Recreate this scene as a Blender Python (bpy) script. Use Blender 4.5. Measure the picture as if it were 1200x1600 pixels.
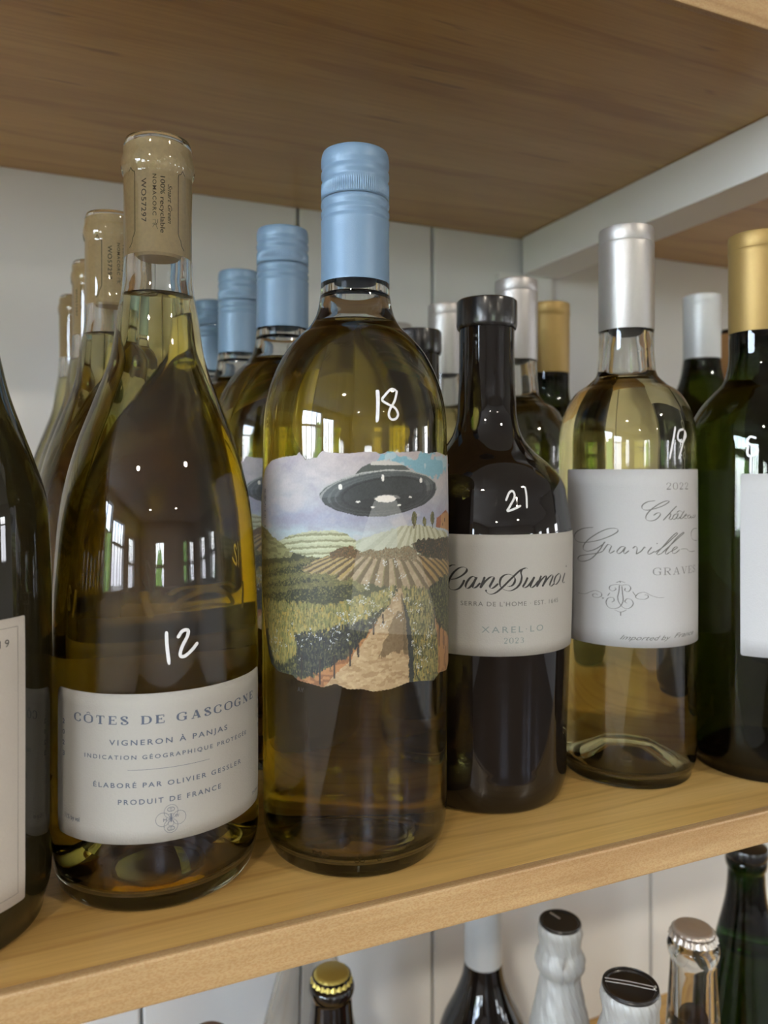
import bpy, bmesh, math, random
import numpy as np
from mathutils import Vector, Matrix

for o in list(bpy.data.objects):
    bpy.data.objects.remove(o)
SC = bpy.context.scene
COL = SC.collection
rnd = random.Random(7)
R = math.radians

# ------------------------------------------------------------------ camera
# world: x along the shelf, y towards the shelf wall, z up; z = 0 is the top of the wine shelf
cam = bpy.data.cameras.new('camera')
cam.sensor_fit = 'VERTICAL'
cam.sensor_height = 36.0
cam.sensor_width = 27.0
cam.lens = 27.0
cam.shift_y = -(735 - 800) / 1600 * -1.0
cam.clip_start = 0.01
cam.clip_end = 200
cam.dof.use_dof = True
cam.dof.focus_distance = 0.315
cam.dof.aperture_fstop = 10.5
camo = bpy.data.objects.new('camera', cam)
COL.objects.link(camo)
camo.location = (0, 0, 0.1607)
camo.rotation_euler = (R(90), 0, -math.atan2(0.394, 0.919))
SC.camera = camo

# ------------------------------------------------------------------ view + cycles quality
SC.view_settings.view_transform = 'Standard'
SC.view_settings.look = 'None'
SC.view_settings.gamma = 1.0
SC.view_settings.use_curve_mapping = False
SC.view_settings.exposure = -0.03
cy = SC.cycles
cy.max_bounces = 14
cy.transmission_bounces = 14
cy.use_adaptive_sampling = True
cy.adaptive_threshold = 0.06
cy.glossy_bounces = 8
cy.diffuse_bounces = 3
cy.transparent_max_bounces = 8
cy.caustics_reflective = False
cy.caustics_refractive = True
cy.sample_clamp_indirect = 2.5
cy.blur_glossy = 0.6
cy.use_denoising = True

# ------------------------------------------------------------------ daylight outside
wd = bpy.data.worlds.new('sky')
SC.world = wd
wd.use_nodes = True
nt = wd.node_tree
nt.nodes.clear()
wo = nt.nodes.new('ShaderNodeOutputWorld')
bg = nt.nodes.new('ShaderNodeBackground')
sk = nt.nodes.new('ShaderNodeTexSky')
sk.sky_type = 'NISHITA'
sk.sun_disc = False
sk.sun_elevation = R(48)
sk.sun_rotation = R(30)
sk.air_density = 1.0
sk.dust_density = 4.0
sk.ozone_density = 1.0
mixw = nt.nodes.new('ShaderNodeMixRGB')          # bright overcast: sky colour thinned towards white cloud
mixw.inputs[0].default_value = 0.9
mixw.inputs[2].default_value = (0.292, 0.305, 0.345, 1)
nt.links.new(sk.outputs[0], mixw.inputs[1])
nt.links.new(mixw.outputs[0], bg.inputs[0])
bg.inputs[1].default_value = 52.0
nt.links.new(bg.outputs[0], wo.inputs[0])

# room behind the photographer
RX0, RX1, RY0, RY1, RZ0, RZ1 = -2.8, 4.2, -5.2, 0.69, -1.35, 1.15
# (wall, centre along wall, width, sill height, head height)
WINDOWS = [('front', -0.45, 0.95, -.12, .55), ('front', 2.5, 0.5, -.12, .55), ('front', 3.4, 0.6, -.12, .55),
           ('left', -3.6, 0.9, -.12, .55), ('left', -1.95, 1.1, -.12, .75), ('left', -0.5, 1.5, -.12, .98),  # last left window is unseen, added and enlarged to brighten the white rail
           ('right', -3.9, 0.7, -.12, .55), ('right', -2.3, 0.5, -.12, .55), ('right', -0.8, 0.5, -.12, .55)]

def portal(wall, c, w, WZ0, WZ1):
    l = bpy.data.lights.new('daylight_portal', 'AREA')
    l.shape = 'RECTANGLE'; l.size = w; l.size_y = WZ1 - WZ0
    l.cycles.is_portal = True
    o = bpy.data.objects.new('daylight_portal', l)
    COL.objects.link(o)
    zc = (WZ0 + WZ1) / 2
    if wall == 'front':
        o.location = (c, RY0 - 0.08, zc); o.rotation_euler = (R(90), 0, R(180)); d = Vector((0, 1, 0))
    elif wall == 'left':
        o.location = (RX0 - 0.08, c, zc); d = Vector((1, 0, 0))
    else:
        o.location = (RX1 + 0.08, c, zc); d = Vector((-1, 0, 0))
    o.rotation_euler = d.to_track_quat('-Z', 'Y').to_euler()
for w_ in WINDOWS:
    portal(*w_)

# ------------------------------------------------------------------ materials
def new_mat(name):
    m = bpy.data.materials.new(name); m.use_nodes = True
    n = m.node_tree; n.nodes.clear()
    out = n.nodes.new('ShaderNodeOutputMaterial')
    return m, n, out

def principled(name, col, rough=0.5, metal=0.0, coat=0.0, ior=1.5, noise=0.0, nscale=40.0, bump=0.0, bscale=200.0, spec=0.5, trans=0.0, coords='Object'):
    m, n, out = new_mat(name)
    p = n.nodes.new('ShaderNodeBsdfPrincipled')
    p.inputs['Roughness'].default_value = rough
    p.inputs['Metallic'].default_value = metal
    p.inputs['IOR'].default_value = ior
    p.inputs['Coat Weight'].default_value = coat
    p.inputs['Coat Roughness'].default_value = 0.08
    p.inputs['Specular IOR Level'].default_value = spec
    tc = n.nodes.new('ShaderNodeTexCoord')
    nz = n.nodes.new('ShaderNodeTexNoise'); nz.inputs['Scale'].default_value = nscale; nz.inputs['Detail'].default_value = 4
    n.links.new(tc.outputs[coords], nz.inputs['Vector'])
    mx = n.nodes.new('ShaderNodeMixRGB')
    a = 1 - noise
    mx.inputs[1].default_value = (col[0] * a, col[1] * a, col[2] * a, 1)
    b = 1 + noise
    mx.inputs[2].default_value = (min(1, col[0] * b), min(1, col[1] * b), min(1, col[2] * b), 1)
    n.links.new(nz.outputs['Fac'], mx.inputs[0])
    n.links.new(mx.outputs[0], p.inputs['Base Color'])
    if bump > 0:
        n2 = n.nodes.new('ShaderNodeTexNoise'); n2.inputs['Scale'].default_value = bscale; n2.inputs['Detail'].default_value = 3
        n.links.new(tc.outputs[coords], n2.inputs['Vector'])
        bp = n.nodes.new('ShaderNodeBump'); bp.inputs['Strength'].default_value = bump; bp.inputs['Distance'].default_value = 0.0004
        n.links.new(n2.outputs['Fac'], bp.inputs['Height'])
        n.links.new(bp.outputs[0], p.inputs['Normal'])
    if trans > 0:
        t = n.nodes.new('ShaderNodeBsdfTranslucent'); n.links.new(mx.outputs[0], t.inputs[0])
        ms = n.nodes.new('ShaderNodeMixShader'); ms.inputs[0].default_value = trans
        n.links.new(p.outputs[0], ms.inputs[1]); n.links.new(t.outputs[0], ms.inputs[2])
        n.links.new(ms.outputs[0], out.inputs[0])
    else:
        n.links.new(p.outputs[0], out.inputs[0])
    return m

def glass(name, sigma=None, ior=1.5, tint=(1, 1, 1)):
    """clear dielectric; sigma = absorption per metre of the body (r, g, b)"""
    m, n, out = new_mat(name)
    g = n.nodes.new('ShaderNodeBsdfGlass')
    g.inputs['Color'].default_value = (*tint, 1)
    g.inputs['Roughness'].default_value = 0.0
    g.inputs['IOR'].default_value = ior
    n.links.new(g.outputs[0], out.inputs['Surface'])
    if sigma:
        d = max(sigma) * 1.02
        v = n.nodes.new('ShaderNodeVolumeAbsorption')
        v.inputs['Density'].default_value = d
        v.inputs['Color'].default_value = (*[1 - s / d for s in sigma], 1)
        n.links.new(v.outputs[0], out.inputs['Volume'])
    return m

def sigma_for(T, path):
    return tuple(-math.log(t) / path for t in T)

def wood(name, c_dark, c_mid, c_light, rough=0.38, speck=0.0, fleck=0.6):
    """maple: long grain along x, faint cathedral figure, short dark mineral flecks"""
    m, n, out = new_mat(name)
    L = n.links.new
    tc = n.nodes.new('ShaderNodeTexCoord')
    def mapping(sc, loc=(0, 0, 0)):
        mp = n.nodes.new('ShaderNodeMapping'); mp.inputs['Scale'].default_value = sc; mp.inputs['Location'].default_value = loc
        L(tc.outputs['Object'], mp.inputs[0]); return mp
    def noise(mp, s, d=5, dist=0.0, r=0.55):
        z = n.nodes.new('ShaderNodeTexNoise'); z.inputs['Scale'].default_value = s; z.inputs['Detail'].default_value = d
        z.inputs['Distortion'].default_value = dist; z.inputs['Roughness'].default_value = r
        L(mp.outputs[0], z.inputs['Vector']); return z
    def ramp(src, stops):
        r = n.nodes.new('ShaderNodeValToRGB'); e = r.color_ramp.elements
        while len(e) < len(stops): e.new(0.5)
        for k, (p, c) in enumerate(stops):
            e[k].position = p; e[k].color = (*c, 1) if len(c) == 3 else c
        L(src, r.inputs[0]); return r
    def mix(a, b, f, mode='MIX'):
        x = n.nodes.new('ShaderNodeMixRGB'); x.blend_type = mode
        if isinstance(f, float): x.inputs[0].default_value = f
        else: L(f, x.inputs[0])
        for s, i in ((a, 1), (b, 2)):
            if isinstance(s, tuple): x.inputs[i].default_value = (*s, 1)
            else: L(s, x.inputs[i])
        return x
    broad = noise(mapping((1.2, 9, 9)), 2.2, 4, 0.6)
    base = ramp(broad.outputs['Fac'], [(0.30, c_dark), (0.52, c_mid), (0.72, c_light)])
    fine = noise(mapping((6, 170, 170)), 3.0, 5, 0.2)
    f2 = ramp(fine.outputs['Fac'], [(0.35, (0.86, 0.83, 0.78)), (0.6, (1.03, 1.03, 1.03))])
    c1 = mix(base.outputs[0], f2.outputs[0], 0.7, 'MULTIPLY')
    # cathedral rings
    wv = n.nodes.new('ShaderNodeTexWave'); wv.wave_type = 'RINGS'; wv.rings_direction = 'SPHERICAL'
    wv.inputs['Scale'].default_value = 5.5; wv.inputs['Distortion'].default_value = 5.0; wv.inputs['Detail'].default_value = 2.5
    wv.inputs['Detail Scale'].default_value = 1.6
    L(mapping((0.55, 3.6, 3.6), (-0.1, -1.75, 0)).outputs[0], wv.inputs['Vector'])
    wr = ramp(wv.outputs['Fac'], [(0.0, (0.72, 0.62, 0.52)), (0.10, (0.95, 0.93, 0.9)), (0.3, (1, 1, 1)), (1.0, (1, 1, 1))])
    c2 = mix(c1.outputs[0], wr.outputs[0], 0.55, 'MULTIPLY')
    # thin dark streaks
    st = noise(mapping((9, 110, 110), (3.1, 0.4, 0)), 1.3, 2, 0.3)
    sr = ramp(st.outputs['Fac'], [(0.69, (0, 0, 0)), (0.74, (1, 1, 1))])
    c3 = mix(c2.outputs[0], tuple(c * 0.5 for c in c_dark), mix((0, 0, 0), sr.outputs[0], fleck).outputs[0])
    last = c3
    if speck > 0:
        sp = noise(mapping((900, 2200, 2200)), 1.0, 2, 0.0)
        s2 = ramp(sp.outputs['Fac'], [(0.42, (0.80, 0.64, 0.50)), (0.55, (1, 1, 1))])
        last = mix(c3.outputs[0], s2.outputs[0], speck, 'MULTIPLY')
    p = n.nodes.new('ShaderNodeBsdfPrincipled')
    p.inputs['Roughness'].default_value = rough
    p.inputs['Coat Weight'].default_value = 0.25; p.inputs['Coat Roughness'].default_value = 0.22
    L(last.outputs[0], p.inputs['Base Color'])
    bp = n.nodes.new('ShaderNodeBump'); bp.inputs['Strength'].default_value = 0.25; bp.inputs['Distance'].default_value = 0.0003
    L(fine.outputs['Fac'], bp.inputs['Height']); L(bp.outputs[0], p.inputs['Normal'])
    L(p.outputs[0], out.inputs[0])
    return m

def emission(name, col, s):
    m, n, out = new_mat(name)
    e = n.nodes.new('ShaderNodeEmission'); e.inputs[0].default_value = (*col, 1); e.inputs[1].default_value = s
    n.links.new(e.outputs[0], out.inputs[0]); return m

M = {}
M['maple'] = wood('maple_board', (0.62, 0.365, 0.11), (0.75, 0.475, 0.150), (0.80, 0.53, 0.19), rough=0.36)
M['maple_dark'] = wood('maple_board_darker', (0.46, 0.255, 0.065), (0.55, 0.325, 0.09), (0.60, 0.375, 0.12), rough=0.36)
M['maple_edge'] = wood('maple_edge_band', (0.50, 0.33, 0.155), (0.57, 0.385, 0.19), (0.61, 0.42, 0.22), rough=0.5, speck=0.55, fleck=0.25)
M['paint'] = principled('white_wall_paint', (0.875, 0.885, 0.875), 0.45, noise=0.02, nscale=8, bump=0.15, bscale=60)
M['paint_rail'] = principled('white_rail_paint', (0.91, 0.915, 0.90), 0.35, noise=0.02, nscale=10)
M['ceiling'] = principled('ceiling_paint', (0.87, 0.865, 0.85), 0.8, noise=0.02, nscale=2)
M['roomwall'] = principled('room_wall_paint', (0.70, 0.67, 0.63), 0.7, noise=0.05, nscale=2)
M['floor'] = wood('oak_floor', (0.07, 0.04, 0.02), (0.10, 0.06, 0.03), (0.14, 0.085, 0.045), rough=0.35)
M['frame'] = principled('window_frame_paint', (0.6, 0.58, 0.54), 0.4, noise=0.03, nscale=5)
M['leaf'] = principled('tree_leaves', (0.09, 0.17, 0.035), 0.7, noise=0.5, nscale=3)
M['bark'] = principled('tree_bark', (0.12, 0.09, 0.06), 0.9, noise=0.3, nscale=8)
M['grass'] = principled('pale_bounce_ground', (0.46, 0.45, 0.40), 0.9, noise=0.3, nscale=1.5)  # unseen ground, colour made pale to bounce daylight up to the ceiling
M['lamp'] = emission('downlight_glow', (1, 0.90, 0.76), 430)
M['lamp_trim'] = principled('downlight_trim', (0.7, 0.7, 0.68), 0.4)

M['glass'] = glass('clear_bottle_glass', sigma_for((0.93, 0.96, 0.93), 0.02))
M['glass_dark'] = principled('black_brown_bottle_glass', (0.007, 0.005, 0.004), 0.03, ior=1.52, spec=0.55)
M['glass_olive'] = principled('dark_olive_bottle_glass', (0.016, 0.013, 0.005), 0.03, ior=1.52, spec=0.55)
M['glass_green'] = glass('dark_green_bottle_glass', sigma_for((0.09, 0.15, 0.03), 0.004))
M['glass_champ'] = glass('deep_green_bottle_glass', sigma_for((0.04, 0.17, 0.01), 0.004))
M['wine_gold'] = glass('golden_wine', sigma_for((0.94, 0.67, 0.05), 0.08), ior=1.345)
M['wine_olive'] = glass('pale_olive_wine', sigma_for((0.86, 0.68, 0.09), 0.08), ior=1.345)
M['wine_pale'] = glass('pale_wine', sigma_for((0.90, 0.82, 0.32), 0.08), ior=1.345)
M['wine_green'] = glass('wine_in_green_bottle', sigma_for((0.35, 0.28, 0.08), 0.08), ior=1.345)
M['wine_rose'] = glass('pinkish_wine', sigma_for((0.55, 0.14, 0.08), 0.06), ior=1.345)
M['blue_cap'] = principled('powder_blue_cap', (0.18, 0.29, 0.43), 0.38, metal=0.1, noise=0.03, nscale=300, bump=0.2, bscale=2500)
M['silver'] = principled('silver_capsule_foil', (0.50, 0.485, 0.47), 0.40, metal=0.75, noise=0.05, nscale=300, bump=0.25, bscale=1800)
M['gold'] = principled('gold_capsule_foil', (0.36, 0.24, 0.08), 0.45, metal=0.5, noise=0.05, nscale=300, bump=0.25, bscale=1800)
M['white_cap'] = principled('pale_grey_capsule', (0.58, 0.60, 0.60), 0.42, metal=0.2, noise=0.03, nscale=200)
M['copper_cap'] = principled('copper_capsule', (0.55, 0.30, 0.12), 0.4, metal=0.4, noise=0.04, nscale=200)
M['black_cap'] = principled('black_wax_cap', (0.015, 0.014, 0.013), 0.22, spec=0.6)
M['black_metal'] = principled('black_lacquered_metal', (0.02, 0.018, 0.016), 0.3, metal=0.3, noise=0.1, nscale=300)
M['foil'] = principled('silver_white_foil', (0.42, 0.42, 0.40), 0.52, metal=0.25, noise=0.1, nscale=120, bump=0.5, bscale=260)
M['crown_gold'] = principled('gold_crown_cap', (0.50, 0.40, 0.10), 0.36, metal=0.6, noise=0.08, nscale=200)
M['crown_silver'] = principled('silver_crown_cap', (0.55, 0.50, 0.44), 0.34, metal=0.7, noise=0.08, nscale=200)
M['crown_brown'] = principled('brown_crown_cap', (0.16, 0.08, 0.03), 0.4, metal=0.3, noise=0.08, nscale=200)
M['wire'] = principled('wire_hood_metal', (0.45, 0.44, 0.42), 0.35, metal=0.9)
M['cork'] = principled('tan_cork', (0.92, 0.69, 0.38), 0.75, noise=0.13, nscale=700, bump=0.3, bscale=1500)
M['cork_ink'] = principled('cork_ink', (0.10, 0.065, 0.035), 0.8)
M['paper'] = principled('cream_white_paper', (0.50, 0.48, 0.44), 0.8, noise=0.03, nscale=900, bump=0.35, bscale=1600, trans=0.12)
M['paper_warm'] = principled('warm_cream_paper', (0.56, 0.515, 0.46), 0.8, noise=0.03, nscale=900, bump=0.35, bscale=1600)
M['paper_cool'] = principled('cool_white_paper', (0.58, 0.575, 0.575), 0.8, noise=0.03, nscale=900, bump=0.35, bscale=1600, trans=0.12)
M['paper_back'] = principled('white_back_label_paper', (0.85, 0.84, 0.80), 0.8, noise=0.02, nscale=500, trans=0.4)
M['ink_blue'] = principled('slate_blue_ink', (0.10, 0.12, 0.17), 0.6)
M['ink_black'] = principled('black_ink', (0.025, 0.022, 0.02), 0.5)
M['ink_grey'] = principled('grey_ink', (0.15, 0.145, 0.135), 0.6)
M['ink_teal'] = principled('grey_teal_ink', (0.24, 0.28, 0.27), 0.6)
M['marker'] = principled('white_paint_marker', (0.85, 0.86, 0.88), 0.5, noise=0.1, nscale=1500)

# ------------------------------------------------------------------ mesh helpers
def link(name, me, parent=None, mats=()):
    o = bpy.data.objects.new(name, me); COL.objects.link(o)
    for m in mats: me.materials.append(m)
    if parent is not None: o.parent = parent
    return o

def mesh(name, v, f, smooth=True):
    me = bpy.data.meshes.new(name)
    me.from_pydata([tuple(map(float, p)) for p in v], [], f)
    if smooth:
        me.polygons.foreach_set('use_smooth', [True] * len(me.polygons))
    me.update()
    return me

def tag(o, label, cat, group=None, kind=None):
    o['label'] = label; o['category'] = cat
    if group: o['group'] = group
    if kind: o['kind'] = kind

def struct(o): o['kind'] = 'structure'; return o

def box_mesh(name, x0, x1, y0, y1, z0, z1, bevel=0.0, segs=2):
    bm = bmesh.new()
    bmesh.ops.create_cube(bm, size=1)
    for v in bm.verts:
        v.co = Vector((x0 + (v.co.x + .5) * (x1 - x0), y0 + (v.co.y + .5) * (y1 - y0), z0 + (v.co.z + .5) * (z1 - z0)))
    if bevel > 0:
        bmesh.ops.bevel(bm, geom=bm.edges[:], offset=bevel, segments=segs, affect='EDGES', profile=0.6)
    me = bpy.data.meshes.new(name); bm.to_mesh(me); bm.free()
    return me

def smooth_profile(pts, sub=5):
    """Catmull-Rom through (r, z) points; a point with a third value is a hard corner"""
    out = []
    n = len(pts)
    for i in range(n - 1):
        p1, p2 = pts[i], pts[i + 1]
        p0 = pts[i - 1] if i > 0 and len(p1) == 2 else p1
        p3 = pts[i + 2] if i + 2 < n and len(p2) == 2 else p2
        out.append((p1[0], p1[1]))
        if len(p1) == 3 and len(p2) == 3: continue
        dz = math.hypot(p2[0] - p1[0], p2[1] - p1[1])
        if dz < 0.0012: continue
        # chord-length (finite difference) tangents keep straight runs straight
        d01 = math.hypot(p1[0] - p0[0], p1[1] - p0[1]) or dz
        d23 = math.hypot(p3[0] - p2[0], p3[1] - p2[1]) or dz
        m1 = [(p2[k] - p1[k]) / dz * d01 / (d01 + dz) + (p1[k] - p0[k]) / d01 * dz / (d01 + dz) for k in (0, 1)]
        m2 = [(p2[k] - p1[k]) / dz * d23 / (d23 + dz) + (p3[k] - p2[k]) / d23 * dz / (d23 + dz) for k in (0, 1)]
        if p0 is p1: m1 = [(p2[k] - p1[k]) / dz for k in (0, 1)]
        if p3 is p2: m2 = [(p2[k] - p1[k]) / dz for k in (0, 1)]
        for j in range(1, sub):
            t = j / sub
            h1, h2 = 2 * t**3 - 3 * t**2 + 1, t**3 - 2 * t**2 + t
            h3, h4 = -2 * t**3 + 3 * t**2, t**3 - t**2
            out.append(tuple(h1 * p1[k] + h2 * dz * m1[k] + h3 * p2[k] + h4 * dz * m2[k] for k in (0, 1)))
    out.append((pts[-1][0], pts[-1][1]))
    return out

def lathe(name, prof, segs=96, mod=None, smooth=True, sharp=30):
    """revolve (r, z) points; r < 1e-6 closes on the axis"""
    v, f = [], []
    rings = []
    for (r, z) in prof:
        if r < 1e-6:
            rings.append([len(v)]); v.append((0, 0, z))
        else:
            st = len(v)
            for k in range(segs):
                a = 2 * math.pi * k / segs
                rr = r + (mod(a, r, z) if mod else 0)
                v.append((rr * math.cos(a), rr * math.sin(a), z))
            rings.append(list(range(st, st + segs)))
    for a, b in zip(rings, rings[1:]):
        if len(a) == 1 and len(b) == 1: continue
        if len(a) == 1:
            for k in range(segs): f.append((a[0], b[(k + 1) % segs], b[k]))
        elif len(b) == 1:
            for k in range(segs): f.append((a[k], a[(k + 1) % segs], b[0]))
        else:
            for k in range(segs): f.append((a[k], a[(k + 1) % segs], b[(k + 1) % segs], b[k]))
    me = mesh(name, v, f, smooth)
    bm = bmesh.new(); bm.from_mesh(me)
    bmesh.ops.recalc_face_normals(bm, faces=bm.faces[:])
    if sharp:
        for e in bm.edges:
            if len(e.link_faces) == 2 and e.calc_face_angle(0) > R(sharp): e.smooth = False
    bm.to_mesh(me); bm.free()
    return me

def r_at(prof, z):
    """outer radius of a sampled profile at height z"""
    best = None
    for (r0, z0), (r1, z1) in zip(prof, prof[1:]):
        if min(z0, z1) <= z <= max(z0, z1) and abs(z1 - z0) > 1e-7:
            r = r0 + (r1 - r0) * (z - z0) / (z1 - z0)
            best = r if best is None else max(best, r)
    return best if best is not None else prof[-1][0]

# label coordinates: s = millimetres of arc to the right of the bottle's -y side, z = millimetres above the shelf
def wrap(s, z, prof, R0, off):
    """R0: radius (m) the arc lengths are measured on; off: mm above the glass"""
    a = s / 1000 / R0
    r = r_at(prof, z / 1000) + off / 1000
    return (r * math.sin(a), -r * math.cos(a), z / 1000)

def patch(name, s0, s1, top, bot, prof, R0, off=0.12, th=0.12, nu=64, nv=10, corner=1.5):
    """paper label wrapped on the bottle: real thickness, rounded corners"""
    v, f = [], []
    topf = top if callable(top) else (lambda s: top)
    botf = bot if callable(bot) else (lambda s: bot)
    ss = [s0 + (s1 - s0) * k / nu for k in range(nu + 1)]
    if corner > 0:
        extra = [s0 + corner * q for q in (0.05, 0.15, 0.35, 0.65, 1.0)] + [s1 - corner * q for q in (0.05, 0.15, 0.35, 0.65, 1.0)]
        ss = sorted(set(ss + extra))
    def ins(s):
        d = min(s - s0, s1 - s)
        if corner <= 0 or d >= corner: return 0
        return corner - math.sqrt(max(0, corner**2 - (corner - d)**2))
    nu = len(ss) - 1
    for layer in (off + th, off):
        for s in ss:
            t, b = topf(s) - ins(s), botf(s) + ins(s)
            for j in range(nv + 1):
                v.append(wrap(s, b + (t - b) * j / nv, prof, R0, layer))
    n1 = (nu + 1) * (nv + 1)
    idx = lambda L, i, j: L * n1 + i * (nv + 1) + j
    for i in range(nu):
        for j in range(nv):
            f.append((idx(0, i, j), idx(0, i + 1, j), idx(0, i + 1, j + 1), idx(0, i, j + 1)))
            f.append((idx(1, i, j), idx(1, i, j + 1), idx(1, i + 1, j + 1), idx(1, i + 1, j)))
        for j in (0, nv):
            q = (idx(0, i, j), idx(0, i + 1, j), idx(1, i + 1, j), idx(1, i, j))
            f.append(q if j == nv else q[::-1])
    for j in range(nv):
        for i in (0, nu):
            q = (idx(0, i, j), idx(0, i, j + 1), idx(1, i, j + 1), idx(1, i, j))
            f.append(q if i == nu else q[::-1])
    return mesh(name, v, f, True)

class Ink:
    """flat print collected in label millimetres, wrapped onto the bottle as one mesh"""
    def __init__(s): s.v, s.f = [], []
    def quad(s, pts):
        n = len(s.v); s.v += pts; s.f.append(tuple(range(n, n + len(pts))))
    def pen(s, pts, thin, thick=None, slant=None, n=6, close=False, taper=True, down=False):
        """ribbon along a smooth curve; thick where the stroke runs along the slant direction"""
        thick = thick or thin
        P = [np.array(p, float) for p in pts]
        if len(P) == 2: C = [P[0] + (P[1] - P[0]) * k / n for k in range(n + 1)]
        else:
            C = []
            for i in range(len(P) - 1):
                p0 = P[i - 1] if i else P[i] * 2 - P[i + 1]
                p3 = P[i + 2] if i + 2 < len(P) else P[i + 1] * 2 - P[i]
                for k in range(n):
                    t = k / n
                    C.append(0.5 * ((2 * P[i]) + (-p0 + P[i + 1]) * t + (2 * p0 - 5 * P[i] + 4 * P[i + 1] - p3) * t * t + (-p0 + 3 * P[i] - 3 * P[i + 1] + p3) * t**3))
            C.append(P[-1])
        sl = R(90 if slant is None else slant)
        ax = np.array([math.cos(sl), math.sin(sl)])
        L, Rr = [], []
        for i, c in enumerate(C):
            d = C[min(i + 1, len(C) - 1)] - C[max(i - 1, 0)]
            nn = np.linalg.norm(d); d = d / nn if nn > 1e-9 else ax
            q = float(d @ ax)
            if down: q = max(0, -q)
            w = thin + (thick - thin) * abs(q)**2.5
            if taper and i in (0, len(C) - 1): w *= 0.6
            nrm = np.array([-d[1], d[0]])
            L.append(c + nrm * w / 2); Rr.append(c - nrm * w / 2)
        b = len(s.v)
        for a, c in zip(L, Rr): s.v += [tuple(a), tuple(c)]
        for i in range(len(C) - 1):
            s.f.append((b + 2 * i, b + 2 * i + 1, b + 2 * i + 3, b + 2 * i + 2))
    def circle(s, cx, cz, r, w, rz=None, seg=28):
        rz = rz or r
        s.pen([(cx + r * math.cos(2 * math.pi * k / seg), cz + rz * math.sin(2 * math.pi * k / seg)) for k in range(seg + 1)], w, n=2, taper=False)
    def dot(s, cx, cz, r, seg=10):
        s.quad([(cx + r * math.cos(2 * math.pi * k / seg), cz + r * math.sin(2 * math.pi * k / seg)) for k in range(seg)])
    def text(s, body, s0, s1, z, hgt, space=1.0, shear=0.0, vert=False, bold=0.0):
        """Blender's built-in sans font, fitted between arcs s0 and s1 on baseline z; hgt = capital height"""
        cu = bpy.data.curves.new('t', 'FONT'); cu.body = body; cu.size = 1; cu.space_character = space
        cu.resolution_u = 3; cu.shear = shear; cu.offset = bold
        ob = bpy.data.objects.new('t', cu); COL.objects.link(ob)
        dg = bpy.context.evaluated_depsgraph_get()
        me = ob.evaluated_get(dg).to_mesh()
        V = [(p.co.x, p.co.y) for p in me.vertices]; F = [tuple(p.vertices) for p in me.polygons]
        ob.evaluated_get(dg).to_mesh_clear()
        bpy.data.objects.remove(ob); bpy.data.curves.remove(cu)
        xs = [p[0] for p in V]; x0, x1 = min(xs), max(xs)
        k = hgt / 0.73
        b = len(s.v)
        for x, y in V:
            u = (x - x0) / (x1 - x0)
            if vert: s.v.append((s0 + y * k * vert, z - u * (s1)))      # runs downwards over a length s1
            else: s.v.append((s0 + u * (s1 - s0), z + y * k))
        s.f += [tuple(b + i for i in q) for q in F]
    def serif(s, body, s0, s1, z, hgt, thick, thin, gap=0.28):
        """own stroke-built serif capitals and figures"""
        tot = sum(GW.get(c, 0.7) + gap for c in body) - gap
        k = (s1 - s0) / tot; x = s0
        for c in body:
            w = GW.get(c, 0.7) * k
            for st in GL.get(c, []):
                kind = st[0]; pts = [(x + px * w, z + py * hgt) for px, py in st[1]]
                if kind == 'c': s.pen(pts, thin, thick, n=5, taper=False)
                elif kind == 'T': s.pen(pts, thick, n=2, taper=False)
                else: s.pen(pts, thin, n=2, taper=False)
            x += w + gap * k
    def build(s, name, mat, parent, prof, R0, off=0.32):
        v = [wrap(a, b, prof, R0, off) for a, b in s.v]
        f = s.f
        me = mesh(name, v, f, False)
        bm = bmesh.new(); bm.from_mesh(me)
        # all print faces outwards
        for q in bm.faces:
            c = q.calc_center_median()
            q.normal_update()
            if q.normal.x * c.x + q.normal.y * c.y < 0: q.normal_flip()
        bm.to_mesh(me); bm.free()
        return link(name, me, parent, [mat])

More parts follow.
